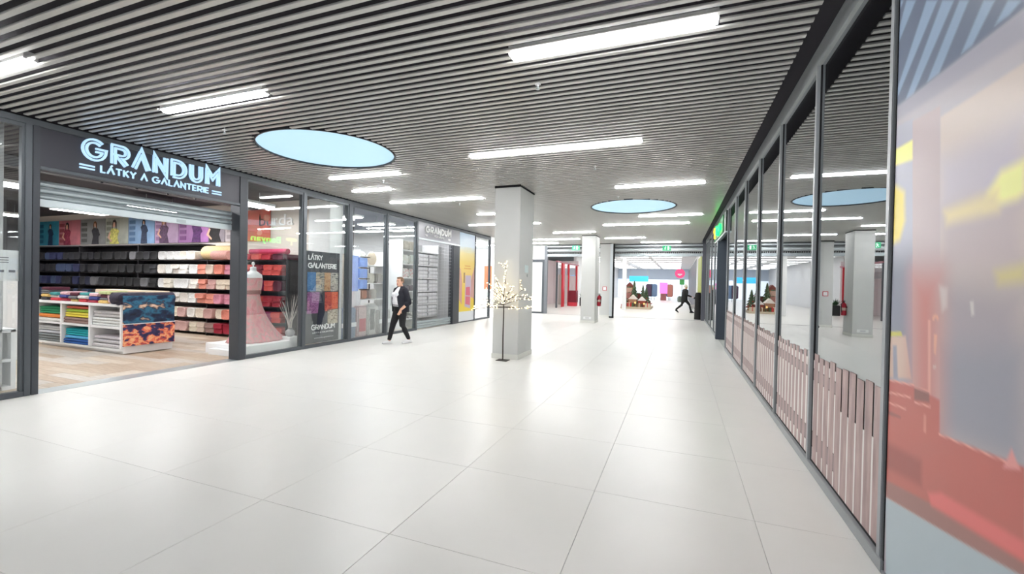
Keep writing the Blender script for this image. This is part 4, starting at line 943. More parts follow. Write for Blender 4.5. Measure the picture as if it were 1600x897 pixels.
# home shop goods -------------------------------------------------------------
t = thing('display_rail', 'black garment rail with beige drapes behind the third window', 'rail', (-9.6, 10.6, 0))
obj('rail', MB().tube([(-9.6, 9.3, 2.35), (-9.6, 11.9, 2.35)], .02, 8), BLACK, t)
for y in (9.35, 11.85): obj('upright', MB().tube([(-9.6, y, 0), (-9.6, y, 2.35)], .02, 8), BLACK, t)
drap = [(9.6, .5, 1.9, (214, 206, 196), 'pale grey'), (10.2, .28, 1.5, (196, 176, 160), 'taupe'), (10.5, .2, 1.7, (226, 220, 210), 'ivory'), (10.75, .3, 1.2, (208, 196, 180), 'sand'), (11.2, .3, 1.7, (190, 180, 168), 'brown grey'), (11.6, .3, 1.4, (226, 220, 214), 'off white')]
for i, (y, w_, L, rgb, cn) in enumerate(drap):
    rg = []
    for iz in range(4):
        z = 2.36 - L * iz / 3
        o_ = [(-9.56 + .03 * math.sin(j * 1.3), y - w_ / 2 + w_ * j / 14, z) for j in range(15)]
        rg.append(o_ + [(p[0] - .02 - (.05 if iz == 0 else .03), p[1], p[2]) for p in o_[::-1]])
    o = obj('drape', MB().loft(rg), cloth('drape%d' % i, rgb), smooth=True); tag(o, '%s textile hanging on the black rail, %s from the mannequin side' % (cn, ORD[i]), 'textile', 'textiles on the black rail')
t = thing('blue_hanging_towel', 'pale blue lit bath textile hanging in the third window', 'textile', (-8.2, 9.5, 1.28))
BLUE = mat('pale_blue_textile', (176, 196, 246), .8, var=.06, scale=10)
obj('sheet', MB().cbox(-8.22, 9.14, 1.28, -8.17, 9.64, 2.24, .01), BLUE, t)
for k in range(3): obj('pack', MB().cbox(-8.2, 9.62, 1.34 + .3 * k, -8.12, 9.95, 1.6 + .3 * k, .015), mat('blue_pack', (150, 180, 246), .5, var=.15, scale=6), t)
for k in range(4): obj('hook', MB().box(-8.2, 9.7, 1.31 + .3 * k, -8.1, 10.02, 1.328 + .3 * k), BLACK, t)
obj('cord', MB().tube([(-8.2, 9.45, 2.24), (-8.2, 9.45, 3.6)], .008, 6), BLACK, t)
for i, (y0, y1, z0, z1, rgb, lab) in enumerate(((9.2, 9.75, .1, .82, (150, 164, 186), 'blue grey bedding pack standing in the third window'), (9.82, 10.2, .12, .86, (226, 206, 206), 'white and rose bedding pack standing in the third window'), (10.24, 10.6, .14, .92, (226, 226, 224), 'white bedding pack with dark loops standing beside the window post'), (10.75, 11.3, .1, .7, (206, 206, 206), 'pale grey bedding pack in the fourth window behind the woman'))):
    t = thing('bedding_pack', lab, 'bedding', (-8.4, (y0 + y1) / 2, 0), 'bedding packs in the home shop windows')
    obj('pack', MB().cbox(-8.5, y0, 0, -8.32, y1, z1, .03), cloth('pack%d' % i, rgb), t, smooth=True)
    if i == 1: obj('red_label', B(-8.322, y0 + .06, .14, -8.312, y1 - .06, .5), mat('label_rose', (190, 110, 116)), t)
    elif i == 2:
        mb = MB()
        for q in range(4): mb.tube([(-8.312, y0 + .1 + .05 * q + .02 * math.sin(a * .7), .15 + .05 * a) for a in range(13)], .008, 5)
        obj('loop_print', mb, mat('print_dark_grey', (90, 92, 96)), t)
    else: obj('band', B(-8.325, y0, .3, -8.31, y1, .42), WHITE, t)
for i, (y, lab) in enumerate(((10.95, 'floral grey cushion on the top shelf in the fourth window'), (11.45, 'plain beige cushion on the top shelf in the fourth window'))):
    t = thing('cushion', lab, 'cushion', (-9.2, y, 2.05), 'cushions on the top shelf')
    obj('cover', MB().ell((-9.2, y, 2.27), (.09, .23, .22), 16), [ramp_mat('cushion_floral', [(.35, (120, 122, 126)), (.5, (226, 224, 220)), (.7, (236, 236, 232))], 9, .8), cloth('cushion_beige', (214, 200, 180))][i], t, smooth=True)
    obj('piping', MB().loft([[(-9.2 + sx, y + .232 * math.cos(a * PI / 12), 2.27 + .222 * math.sin(a * PI / 12)) for a in range(24)] for sx in (-.006, .006)]), WHITE, t)
t = thing('home_shelf', 'white shelf with cushions and boxes in the fourth window', 'shelf', (-9.2, 11.3, 0))
for z in (.5, 1.0, 1.5, 2.05): obj('shelf', B(-9.45, 10.65, z - .03, -8.95, 11.9, z), WHITE, t)
for y in (10.62, 11.9): obj('side', B(-9.45, y, 0, -8.95, y + .03, 2.5), WHITE, t)
for i, (y, z, rgb, cn) in enumerate(((10.8, 1.5, (236, 232, 226), 'white'), (11.2, 1.5, (230, 226, 214), 'cream'), (11.6, 1.5, (200, 196, 190), 'stone'), (10.85, 1.0, (216, 170, 150), 'terracotta'), (11.3, 1.0, (226, 222, 216), 'ivory'), (10.9, .5, (190, 196, 200), 'steel grey'), (11.4, .5, (236, 236, 234), 'bright white'))):
    folded_label = '%s folded bedding on the window shelf board at %s height' % (cn, {1.5: 'shoulder', 1.0: 'waist', .5: 'knee'}[z])
    o = obj('folded_bedding', MB().cbox(-9.3, y - .16, z, -8.97, y + .16, z + .3, .04), cloth('bed%d' % i, rgb), smooth=True); tag(o, folded_label, 'bedding', 'folded bedding on the window shelf')
random.seed(23)
t = thing('stock_shelving', 'tall white stock shelving along the rear wall of the home shop', 'shelving', (-13.2, 11.6, 0))
for z in (.1, .6, 1.1, 1.6, 2.1, 2.6): obj('shelf', B(-13.45, 9.0, z - .03, -12.95, 14.2, z), WHITE, t)
for y in (8.98, 10.3, 11.6, 12.9, 14.2): obj('upright', B(-13.45, y, 0, -12.95, y + .025, 2.62), WHITE, t)
kk = 0
for z in (.6, 1.1, 1.6, 2.1):
    y = 9.2
    while y < 14.0:
        w_ = random.uniform(.3, .5); rgb, cn = random.choice([((226, 216, 200), 'sand'), ((200, 186, 170), 'taupe'), ((240, 238, 234), 'white'), ((190, 190, 190), 'grey'), ((214, 196, 186), 'blush'), ((170, 160, 150), 'brown grey')]); kk += 1
        o = obj('folded_linen', MB().cbox(-13.3, y, z, -12.94, y + w_, z + random.uniform(.2, .42), .03), cloth('linen_' + cn, rgb), smooth=True)
        tag(o, '%s folded linen, %s along the %s rear stock shelf, home shop' % (cn, ORD[int((y - 9.2) / .35)], {.6: 'low', 1.1: 'second', 1.6: 'third', 2.1: 'upper'}[z]), 'linen', 'folded linen on the stock shelving'); y += w_ + .04
for i, (x, y, z0, z1, w_, rgb, cn) in enumerate(((-10.6, 9.3, .9, 2.1, .4, (200, 190, 178), 'long stone'), (-10.8, 10.0, .7, 2.2, .5, (224, 214, 200), 'wide oatmeal'), (-10.6, 10.9, .8, 2.0, .4, (180, 168, 156), 'dark taupe'), (-10.9, 11.7, .6, 2.2, .5, (226, 222, 216), 'wide chalk white'))):
    rg = []
    for z in (z1, (z0 + z1) / 2, z0):
        o_ = [(x + .035 * math.sin(j * 1.1 + i), y - w_ / 2 + w_ * j / 14, z) for j in range(15)]; rg.append(o_ + [(p[0] - .03, p[1], p[2]) for p in o_[::-1]])
    o = obj('curtain_sample', MB().loft(rg), cloth('curtain%d' % i, rgb), smooth=True); tag(o, '%s curtain sample hanging behind the black rail' % cn, 'textile', 'curtain samples behind the rail')
    o = obj('curtain_bar', MB().tube([(x, y - w_ / 2 - .05, z1 + .02), (x, y + w_ / 2 + .05, z1 + .02), (x, y + w_ / 2 + .05, 3.58)], .012, 6), BLACK); tag(o, 'black hook bar carrying the %s curtain sample' % cn, 'bar')
# goods behind the grille shutter
t = thing('grille_shelving', 'white shelving of bedding behind the closed grille', 'shelving', (-8.8, 13.2, 0))
GZ = [.32, .78, 1.24, 1.7, 2.16, 2.62]
for z in GZ: obj('shelf', B(-9.2, 12.15, z - .03, -8.5, 14.4, z), WHITE, t)
for y in (12.12, 12.98, 14.38): obj('upright', B(-9.2, y, 0, -8.5, y + .025, 2.95), WHITE, t)
obj('back_panel', B(-9.22, 12.1, 0, -9.2, 14.42, 2.95), GREYW, t)
kk = 0
DUV = cloth('duvet_white', (240, 240, 244))
dme = mesh_of('folded_duvet', MB().loft([[(.0 + (p[0]), yq, p[1]) for p in [(.33 + .035 * math.cos(a), .065 + .062 * math.sin(a)) for a in [-PI / 2 + PI * q / 6 for q in range(7)]] + [(-.3, .127), (-.3, .003)]] for yq in (-.3, .3)]), DUV, smooth=True)
for r, z in enumerate(GZ[:5]):
    for c in range(2):
        for q in range(3):
            o = link('folded_duvet', dme, None, (-8.84 + random.uniform(-.02, .02), 13.33 + .68 * c, z + .13 * q))
            tag(o, 'white folded duvet, %s in the %s pile on the %s grille shelf' % (('bottom', 'middle', 'top')[q], ('nearer', 'farther')[c], ('lowest', 'second', 'third', 'fourth', 'fifth')[r]), 'bedding', 'white folded duvets behind the grille')
left = [(0, [(30, 30, 34), (200, 200, 196)]), (1, [(226, 226, 224), (40, 40, 44)]), (2, [(80, 60, 76), (44, 40, 60)]), (3, [(214, 226, 222), (210, 160, 160)]), (4, [(196, 194, 186), (206, 214, 210)]), (5, [(206, 198, 184), (180, 170, 156)])]
for r, cols in left:
    for c in range(2):
        z = GZ[r]; y = 12.35 + .4 * c
        o = obj('cushion_pack', MB().cbox(-8.95, y - .18, z, -8.52, y + .18, z + (.3 if r > 2 else .2), .04), ramp_mat('pack_print_%d_%d' % (r, c), [(.4, cols[c]), (.55, cols[1 - c]), (.7, cols[c])], 7 + r, .7), smooth=True)
        tag(o, '%s printed textile pack on the %s narrow grille shelf' % (('near', 'far')[c], ('lowest', 'second', 'third', 'fourth', 'fifth', 'highest')[r]), 'textile', 'printed textile packs behind the grille')
# corner shop and side passage posters
o = obj('poster', B(-10.2, EY + .08, 1.2, -9.75, EY + .099, 2.5), mat('orange_poster', (240, 130, 84), .5, var=.15, scale=2)); tag(o, 'orange poster seen through the corner shop window', 'poster')
o = obj('poster', B(-9.6, EY + .08, 1.1, -8.9, EY + .099, 2.0), mat('blue_poster', (70, 180, 226), .5, var=.1, scale=2)); tag(o, 'bright blue poster beyond the corner shop window', 'poster')
t = thing('shop_counter', 'dark low counter inside the corner shop', 'counter', (-10.4, 16.9, 0))
obj('body', MB().cbox(-11.0, 16.4, 0, -9.9, 17.4, .85, .01), mat('counter_blue_grey', (150, 158, 168), .4), t); obj('top', MB().cbox(-11.05, 16.35, .85, -9.85, 17.45, .9, .006), ANTHD, t)
t = thing('till_screen', 'dark screen standing on the corner shop counter', 'screen', (-10.2, 16.9, .9)); obj('panel', MB().cbox(-10.22, 16.7, 1.02, -10.18, 17.15, 1.35, .005), BLACK, t); obj('stand', MB().box(-10.22, 16.9, .9, -10.18, 16.95, 1.02).box(-10.28, 16.8, .9, -10.12, 17.05, .915), BLACK, t)

# ================================================================== LIGHTED TWIG TREE
random.seed(11)
t = thing('light_tree', 'black twig tree with warm white lights before the nearest column', 'light tree', (-3.35, 8.31, 0))
tb = Vector((-3.35, 8.31, 0)); BARK = mat('tree_black_brown', (56, 46, 40), .7)
obj('base_plate', MB().cbox(tb.x - .12, tb.y - .1, 0, tb.x + .12, tb.y + .1, .012, .003), mat('plate_dark', (58, 52, 46), .5), t)
obj('trunk', MB().tube([tb, tb + Vector((-.005, 0, .5)), tb + Vector((.0, 0, 1.05)), tb + Vector((-.01, 0, 1.35))], [.014, .013, .012, .009], 10), BARK, t, smooth=True)
bulbs = []
LED = mat('warm_led', (255, 226, 150), .4, emit=2.4, ergb=(255, 232, 184))
lm = mesh_of('bulb', MB().ell((0, 0, 0), (.0115, .0115, .013), 6), LED)
def branch(start, dirv, L, curve, n=7, nb=8, twigs=2):
    p = Vector(start); d = Vector(dirv).normalized(); pts = [p.copy()]
    for i in range(n):
        d = (d + Vector((random.uniform(-.12, .12), random.uniform(-.12, .12), curve))).normalized(); p = p + d * (L / n); pts.append(p.copy())
    mb = MB().tube(pts, [.007 - .0006 * min(i, 8) for i in range(len(pts))], 5)
    for k in range(nb):
        f_ = random.uniform(.2, 1) * n; i = min(int(f_), n - 1); q = pts[i].lerp(pts[i + 1], f_ - i)
        off = Vector((random.uniform(-1, 1), random.uniform(-1, 1), random.uniform(-.6, 1))).normalized() * random.uniform(.015, .05)
        mb.tube([q, q + off], .0028, 4); bulbs.append(q + off)
    for k in range(twigs):
        i = random.randrange(2, n); q = pts[i]; dd = (d + Vector((random.uniform(-.9, .9), random.uniform(-.9, .9), random.uniform(-.2, .7)))).normalized(); LL = random.uniform(.12, .24)
        mb.tube([q, q + dd * LL * .5, q + dd * LL + Vector((0, 0, -.01))], [.004, .0035, .0025], 4)
        for r_ in range(4):
            f_ = .3 + .23 * r_; off = Vector((random.uniform(-1, 1), random.uniform(-1, 1), random.uniform(-1, 1))) * .015; bulbs.append(q + dd * LL * f_ + off)
    bulbs.append(pts[-1])
    obj('branch', mb, BARK, t)
rx = Vector((.934, .357, 0)); fy = Vector((-.357, .934, 0))
branch(tb + Vector((0, 0, 1.3)), (.02, 0, 1), .68, .05, nb=14, twigs=3)
for a, z, L, e, c in ((180, 1.08, .6, .05, .0), (165, 1.14, .55, .3, -.03), (200, 1.14, .62, .15, -.05), (150, 1.2, .5, .6, -.02), (185, 1.26, .48, 1.0, -.04), (170, 1.3, .42, 1.9, .02), (5, 1.08, .5, .08, -.02), (-10, 1.14, .6, .45, -.06), (15, 1.16, .56, .8, -.05), (-15, 1.2, .6, 1.0, -.16), (25, 1.26, .5, 1.6, -.14), (90, 1.15, .5, .5, 0), (-90, 1.12, .45, .5, -.03), (-60, 1.2, .45, .9, -.04), (-120, 1.22, .48, .7, -.03), (120, 1.24, .5, .9, 0), (210, 1.3, .4, 1.3, .0), (-5, 1.1, .64, .0, -.01), (175, 1.1, .66, -.02, -.02), (190, 1.16, .5, .35, -.04)):
    d = rx * math.cos(math.radians(a)) + fy * math.sin(math.radians(a)) + Vector((0, 0, e))
    branch(tb + Vector((0, 0, z)), d, L, c, nb=7, twigs=1)
for p in bulbs[:285]: link('bulb', lm, t, tuple(p - tb))

# ================================================================== THINGS ON THE COLUMNS
t = thing('wall_plate', 'small white notice plate on the side of the nearest column', 'plate', (-3.1, 8.93, 1.78))
obj('plate', MB().cbox(-3.1, 8.84, 1.82, -3.09, 9.06, 1.98, .002), mat('plate_pale', (216, 230, 230), .4), t); obj('clip', MB().cbox(-3.1, 8.98, 1.73, -3.092, 9.03, 1.79, .002), mat('clip_grey', (150, 160, 160)), t)
t = thing('wall_plate', 'white socket plate low on the second column', 'plate', (-3.5, 17.93, .12)); obj('plate', MB().cbox(-3.68, 17.925, .16, -3.36, 17.938, .26, .003), WHITE, t); obj('socket', MB().lathe([(.03, 0), (.03, .004)], (-3.5, 17.9, .19), 10) if False else MB().box(-3.6, 17.922, .18, -3.44, 17.926, .24), GREYW, t)
t = thing('fire_extinguisher', 'red fire extinguisher hanging on the second column', 'extinguisher', (-3.14, 18.5, .7))
RED = mat('extinguisher_red', (176, 22, 46), .3, coat=.4)
obj('cylinder', MB().lathe([(.05, 0), (.078, .015), (.08, .03), (.08, .36), (.07, .41), (.035, .44), (.03, .46)], (-3.14, 18.5, .68), 20), RED, t, smooth=True)
obj('valve', MB().lathe([(.022, 0), (.022, .05)], (-3.14, 18.5, 1.135), 10).box(-3.19, 18.49, 1.17, -3.07, 18.51, 1.185).box(-3.18, 18.49, 1.2, -3.09, 18.51, 1.212), BLACK, t)
obj('hose', MB().tube([(-3.1, 18.46, 1.15), (-3.04, 18.43, 1.08), (-3.05, 18.42, .9), (-3.055, 18.42, .8)], .012, 8), BLACK, t, smooth=True)
obj('bracket', MB().box(-3.226, 18.44, .95, -3.2, 18.56, 1.0), BLACK, t); obj('label_band', MB().lathe([(.081, 0), (.081, .1)], (-3.14, 18.5, .86), 20), mat('extinguisher_label', (200, 170, 160)), t)
t = thing('fire_sign', 'square red and white fire equipment sign on the rear pilaster', 'sign', (-3.45, 21.7, 1.32)); obj('plate', MB().box(-3.53, 21.7, 1.3, -3.33, 21.712, 1.5), mat('sign_red', (196, 40, 60), .4), t); obj('symbol', MB().box(-3.505, 21.696, 1.325, -3.355, 21.7, 1.475), WHITE, t)

# ================================================================== PEOPLE
def body_mesh(prims, voxel):
    """prims: list of (MB, material index). Voxel-fuses them to one skin and re-colours by the nearest source part."""
    allm = MB(); tags = []
    for mb, mi in prims:
        tags += [mi] * len(mb.v); allm.add(mb.v, mb.f)
    me = bpy.data.meshes.new('b'); me.from_pydata([tuple(v) for v in allm.v], [], allm.f)
    bm = bmesh.new(); bm.from_mesh(me); bmesh.ops.recalc_face_normals(bm, faces=bm.faces[:]); bm.to_mesh(me); bm.free()
    o = bpy.data.objects.new('b', me); COL.objects.link(o)
    md = o.modifiers.new('r', 'REMESH'); md.mode = 'VOXEL'; md.voxel_size = voxel
    ms = o.modifiers.new('s', 'SMOOTH'); ms.factor = .5; ms.iterations = 3
    dg = bpy.context.evaluated_depsgraph_get(); ev = o.evaluated_get(dg); out = bpy.data.meshes.new_from_object(ev)
    # finer seeds for the colouring
    seeds = []
    src = bmesh.new(); src.from_mesh(me); src.verts.ensure_lookup_table()
    for f in src.faces: seeds.append((f.calc_center_median(), tags[f.verts[0].index]))
    for v in src.verts: seeds.append((v.co.copy(), tags[v.index]))
    for e in src.edges: seeds.append(((e.verts[0].co + e.verts[1].co) / 2, tags[e.verts[0].index]))
    src.free()
    kd = KDTree(len(seeds))
    for i, (c, _) in enumerate(seeds): kd.insert(c, i)
    kd.balance()
    for p in out.polygons: p.material_index = seeds[kd.find(p.center)[1]][1]
    bpy.data.objects.remove(o); out.shade_smooth(); return out
def limb(pts, rad, n=14, sub=3):
    P = []; R_ = []
    for i in range(len(pts) - 1):
        for k in range(sub):
            f_ = k / sub; P.append(Vector(pts[i]).lerp(Vector(pts[i + 1]), f_)); R_.append(rad[i] * (1 - f_) + rad[i + 1] * f_)
    P.append(Vector(pts[-1])); R_.append(rad[-1])
    mb = MB().tube(P, R_, n)
    for p, r in ((pts[0], rad[0]), (pts[-1], rad[-1])): mb.ell(p, (r, r, r), 10)
    for p, r in zip(pts[1:-1], rad[1:-1]): mb.ell(p, (r * 1.02,) * 3, 10)
    return mb
def torso(levels, n=24):
    return MB().loft([[(x0 + rx_ * math.cos(2 * PI * k / n), y0 + ry_ * math.sin(2 * PI * k / n), z) for k in range(n)] for x0, y0, z, rx_, ry_ in levels])
def hand(wrist, dirv, palm_n, side, s=1.0, curl=.5):
    """palm plus four unequal bent fingers and a thumb from the side of the palm"""
    W_ = Vector(wrist); d = Vector(dirv).normalized(); nrm = Vector(palm_n); nrm = (nrm - d * nrm.dot(d)).normalized(); sd = d.cross(nrm).normalized() * side
    mb = MB()
    rings = []
    for f_, w_, th in ((0, .026, .018), (.03, .034, .017), (.06, .04, .015), (.085, .039, .012)):
        c_ = W_ + d * f_ * s
        rings.append([c_ + sd * w_ * s * math.cos(2 * PI * k / 12) + nrm * th * s * math.sin(2 * PI * k / 12) for k in range(12)])
    mb.loft(rings)
    for k, (o_, L) in enumerate(((-.03, .058), (-.01, .072), (.011, .076), (.031, .068))):
        p = W_ + d * .083 * s + sd * o_ * s; pts = [p]; dd = d.copy()
        for seg in (.45, .32, .23):
            dd = (dd + nrm * curl * .5).normalized(); p = p + dd * L * seg * s; pts.append(p)
        mb.tube(pts, [.0088 * s, .0082 * s, .0075 * s, .006 * s], 8); mb.ell(pts[-1], (.006 * s,) * 3, 8)
    p = W_ + d * .03 * s + sd * .03 * s; dd = (d * .75 + sd * .6 + nrm * .3).normalized()
    q = p + dd * .035 * s; q2 = q + (dd + d * .4).normalized() * .03 * s
    mb.tube([W_ + d * .015 * s + sd * .012 * s, p, q, q2], [.012 * s, .012 * s, .0095 * s, .007 * s], 8); mb.ell(q2, (.007 * s,) * 3, 8)
    return mb
def head(c, yaw=0, s=1.0, tilt=0):
    """c = centre of skull; local +y is the face"""
    R_ = Matrix.Rotation(yaw, 3, 'Z') @ Matrix.Rotation(tilt, 3, 'X'); C_ = Vector(c)
    def T(p): return R_ @ (Vector(p) * s) + C_
    mb = MB(); n = 20
    prof = [(-.118, .022, .03, .055), (-.105, .038, .046, .045), (-.08, .052, .064, .028), (-.045, .062, .082, .012), (0, .071, .092, 0), (.04, .074, .096, -.006), (.075, .068, .088, -.01), (.1, .05, .066, -.012), (.115, .022, .03, -.012)]
    mb.loft([[T((rx_ * math.cos(2 * PI * k / n), y0 + ry_ * math.sin(2 * PI * k / n), z)) for k in range(n)] for z, rx_, ry_, y0 in prof])
    nose = MB().loft([[T((.006 * a, .088 + .0 * a, .012)) for a in (-1, 1)] + [T((0, .094, .012))], [T((.014 * a, .088, -.03)) for a in (-1, 1)] + [T((0, .116, -.026))], [T((.012 * a, .086, -.04)) for a in (-1, 1)] + [T((0, .1, -.042))]])
    mb.add(nose.v, nose.f)
    for a in (-1, 1): mb.ell(T((.074 * a, -.005, -.012)), (.012 * s, .018 * s, .03 * s), 10)
    lips = MB().ell(T((0, .092, -.066)), (.022 * s, .01 * s, .008 * s), 10)
    return mb, lips, T
JNAVY = mat('jacket_black_navy', (28, 29, 40), .8, var=.1, scale=30); TEE = mat('tee_white', (238, 236, 240), .8, bump=.1, scale=30); PANT = mat('trousers_black', (22, 22, 25), .8); SHOEM = mat('trainer_white', (240, 240, 240), .5)
HAIRM = mat('hair_light_brown', (128, 98, 74), .7, var=.25, scale=60, bump=.4); LIP = mat('lips', (196, 112, 108), .5)
P = []
P.append((torso([(0, 0, .82, .16, .135), (0, 0, .9, .205, .165), (0, 0, .98, .21, .17)]), 2))
P.append((torso([(0, .005, .95, .21, .172), (0, .02, 1.05, .205, .185), (0, .02, 1.14, .2, .178), (0, .016, 1.24, .2, .165), (0, .005, 1.33, .185, .125), (0, -.005, 1.4, .125, .085), (0, 0, 1.43, .075, .065)]), 1))
for a in (-1, 1): P.append((MB().ell((.08 * a, .125, 1.225), (.082, .08, .085), 12), 1))
P.append((limb([(0, -.01, 1.4), (0, .012, 1.5)], [.058, .052]), 0))
# right leg forward, left leg behind
P.append((limb([(.095, 0, .87), (.09, .15, .49), (.085, .25, .12)], [.118, .076, .05]), 2)); P.append((limb([(-.095, 0, .87), (-.1, -.0, .48), (-.11, -.18, .13)], [.118, .076, .05]), 2))
P.append((limb([(.085, .25, .13), (.085, .255, .06)], [.038, .036]), 0)); P.append((limb([(-.11, -.18, .14), (-.11, -.19, .065)], [.038, .036]), 0))
P.append((limb([(-.2, -.0, 1.33), (-.275, -.06, 1.04)], [.06, .047]), 0)); P.append((limb([(-.275, -.06, 1.04), (-.225, .13, .87)], [.045, .03]), 0))
P.append((limb([(.2, 0, 1.33), (.27, -.07, 1.05), (.25, .02, .82)], [.06, .046, .03]), 0))
P.append((hand((-.225, .13, .87), (.12, .35, -.9), (.9, 0, .15), 1), 0)); P.append((hand((.25, .02, .82), (-.05, .3, -1), (-.9, 0, 0), -1), 0))
hd, lips, HT = head((0, .03, 1.565), yaw=math.radians(14), s=.98); P.append((hd, 0)); P.append((lips, 3))
wm = body_mesh(P, .0065)
for m_ in (SKIN, TEE, PANT, LIP): wm.materials.append(m_)
wloc = Vector((-6.6, 9.36, 0)); wrot = math.radians(157)
t = thing('person', 'woman walking past the shopfront in black jacket, white top and white trainers', 'person', tuple(wloc))
t.rotation_euler = (0, 0, wrot); ORG[t.name] = Vector((0, 0, 0))
link('body', wm, t)
J = []
n = 22
def arcring(x0, y0, z, rx_, ry_, gap, th):
    a0, a1 = math.radians(90 + gap), math.radians(450 - gap); o_ = []; i_ = []
    for k in range(n + 1):
        a = a0 + (a1 - a0) * k / n; o_.append((x0 + (rx_ + th) * math.cos(a), y0 + (ry_ + th) * math.sin(a), z)); i_.append((x0 + (rx_ - .004) * math.cos(a), y0 + (ry_ - .004) * math.sin(a), z))
    return o_ + i_[::-1]
J.append((MB().loft([arcring(0, -.005, .80, .222, .182, 44, .022), arcring(0, 0, .92, .226, .182, 40, .022), arcring(0, .01, 1.05, .218, .188, 36, .022), arcring(0, .015, 1.2, .212, .18, 32, .024), arcring(0, .005, 1.33, .198, .14, 34, .022), arcring(0, -.005, 1.41, .13, .095, 40, .02), arcring(0, -.01, 1.455, .078, .07, 44, .016)]), 0))
J.append((limb([(-.2, -.0, 1.34), (-.29, -.06, 1.05), (-.275, -.005, 1.0)], [.082, .07, .066]), 0)); J.append((limb([(.2, 0, 1.34), (.285, -.07, 1.05), (.27, -.015, .9)], [.082, .068, .06]), 0))
jm = body_mesh(J, .009); jm.materials.append(JNAVY); link('jacket', jm, t)
obj('name_badge', MB().cbox(-.165, .178, 1.24, -.095, .2, 1.28, .004), mat('badge_white', (240, 246, 250)), t)
hm = MB(); RH = Matrix.Rotation(math.radians(14), 3, 'Z')
hm.ell(HT((0, -.022, .03)), (.083, .098, .1), 16, RH); hm.ell(HT((0, -.1, .0)), (.045, .04, .05), 12); hm.ell(HT((0, .045, .096)), (.055, .045, .026), 12)
hmm = body_mesh([(hm, 0)], .009); hmm.materials.append(HAIRM); link('hair', hmm, t)
for a in (-1, 1):
    obj('eye', MB().ell(HT((.028 * a, .083, .0)), (.011, .007, .007), 8), mat('eye_dark', (60, 46, 40), .3), t); obj('eyebrow', MB().tube([HT((.014 * a, .091, .02)), HT((.03 * a, .09, .025)), HT((.046 * a, .08, .019))], .004, 5), mat('brow', (140, 96, 66), .8), t)
def shoe(p, ang, pitch=0):
    R_ = Matrix.Rotation(ang, 3, 'Z') @ Matrix.Rotation(pitch, 3, 'X'); C_ = Vector(p)
    def ring(y, w, z0, z1): return [R_ @ Vector((w * math.cos(2 * PI * k / 14), y, (z0 + z1) / 2 + (z1 - z0) / 2 * math.sin(2 * PI * k / 14))) + C_ for k in range(14)]
    return MB().loft([ring(-.085, .02, .012, .07), ring(-.07, .036, .004, .1), ring(-.02, .04, .0, .105), ring(.04, .041, .0, .085), ring(.1, .045, .0, .062), ring(.145, .04, .002, .05), ring(.17, .02, .008, .036)]), MB().loft([[R_ @ Vector((x * w_, y, z)) + C_ for x, y, w_ in ((.034, -.085, 1), (.047, .09, 1), (.03, .17, 1), (-.03, .17, 1), (-.047, .09, 1), (-.034, -.085, 1))] for z, w_ in ((0, 1), (.022, 1))])
for p, an, pt in (((.085, .27, .0), 0, math.radians(4)), ((-.11, -.18, .012), -.1, math.radians(-4))):
    a_, b_ = shoe(p, an, pt); sh = obj('shoe', a_, SHOEM, t, smooth=True); obj('sole', b_, mat('sole_white', (226, 226, 226), .6), sh)

# far walker: black coat, pale cap, grey bag, long stride to the right
COAT = mat('coat_black', (24, 24, 28), .85)
P = []
P.append((torso([(0, 0, .62, .2, .17), (0, 0, .8, .205, .18), (0, .01, 1.0, .185, .165), (0, .03, 1.2, .19, .16), (0, .04, 1.36, .18, .13), (0, .05, 1.43, .09, .08)]), 1))
P.append((limb([(.09, 0, .8), (.09, .28, .48), (.09, .38, .1)], [.1, .07, .05]), 2)); P.append((limb([(-.09, 0, .8), (-.09, -.12, .46), (-.09, -.46, .2)], [.1, .07, .05]), 2))
P.append((limb([(-.2, .04, 1.34), (-.26, .02, 1.06), (-.2, .26, .96)], [.07, .06, .05]), 1)); P.append((limb([(.2, .04, 1.34), (.26, .04, 1.06), (.2, .3, .98)], [.07, .06, .05]), 1))
P.append((limb([(0, .05, 1.4), (0, .07, 1.48)], [.055, .05]), 0)); P.append((hand((-.2, .27, .96), (.1, 1, -.1), (0, 0, -1), -1, 1.05, .9), 0)); P.append((hand((.2, .31, .98), (-.1, 1, -.1), (0, 0, -1), 1, 1.05, .9), 0))
hd, lips, HT = head((0, .09, 1.56), s=1.0); P.append((hd, 0)); P.append((lips, 0))
fm = body_mesh(P, .012)
for m_ in (SKIN, COAT, PANT): fm.materials.append(m_)
t = thing('person', 'distant walker in black coat and pale cap striding across the open passage', 'person', (.3, 28.3, 0)); t.rotation_euler = (0, 0, math.radians(-62)); ORG[t.name] = Vector((0, 0, 0))
link('body', fm, t)
obj('cap', MB().ell(HT((0, -.02, .045)), (.1, .118, .105), 16).ell(HT((0, -.03, .15)), (.04, .04, .035), 10), mat('cap_pale', (232, 226, 220), .9), t, smooth=True)
obj('shoulder_bag', MB().cbox(-.34, -.3, .62, -.2, .1, .98, .04), mat('bag_grey', (140, 150, 146), .8), t, smooth=True); obj('bag_strap', MB().tube([(-.27, -.2, .97), (-.24, -.1, 1.3), (-.1, .02, 1.46)], .012, 6), mat('bag_grey', (140, 150, 146)), t)
for p, an, pt in (((.09, .4, .0), 0, 0), ((-.09, -.46, .08), 0, math.radians(-35))):
    a_, b_ = shoe(p, an, pt); sh = obj('shoe', a_, COAT, t, smooth=True); obj('sole', b_, BLACK, sh)
t = thing('trolley', 'small grey two wheeled trolley in front of the distant walker', 'trolley', (.78, 28.0, 0))
GT = mat('trolley_grey', (150, 150, 152), .5, .3)
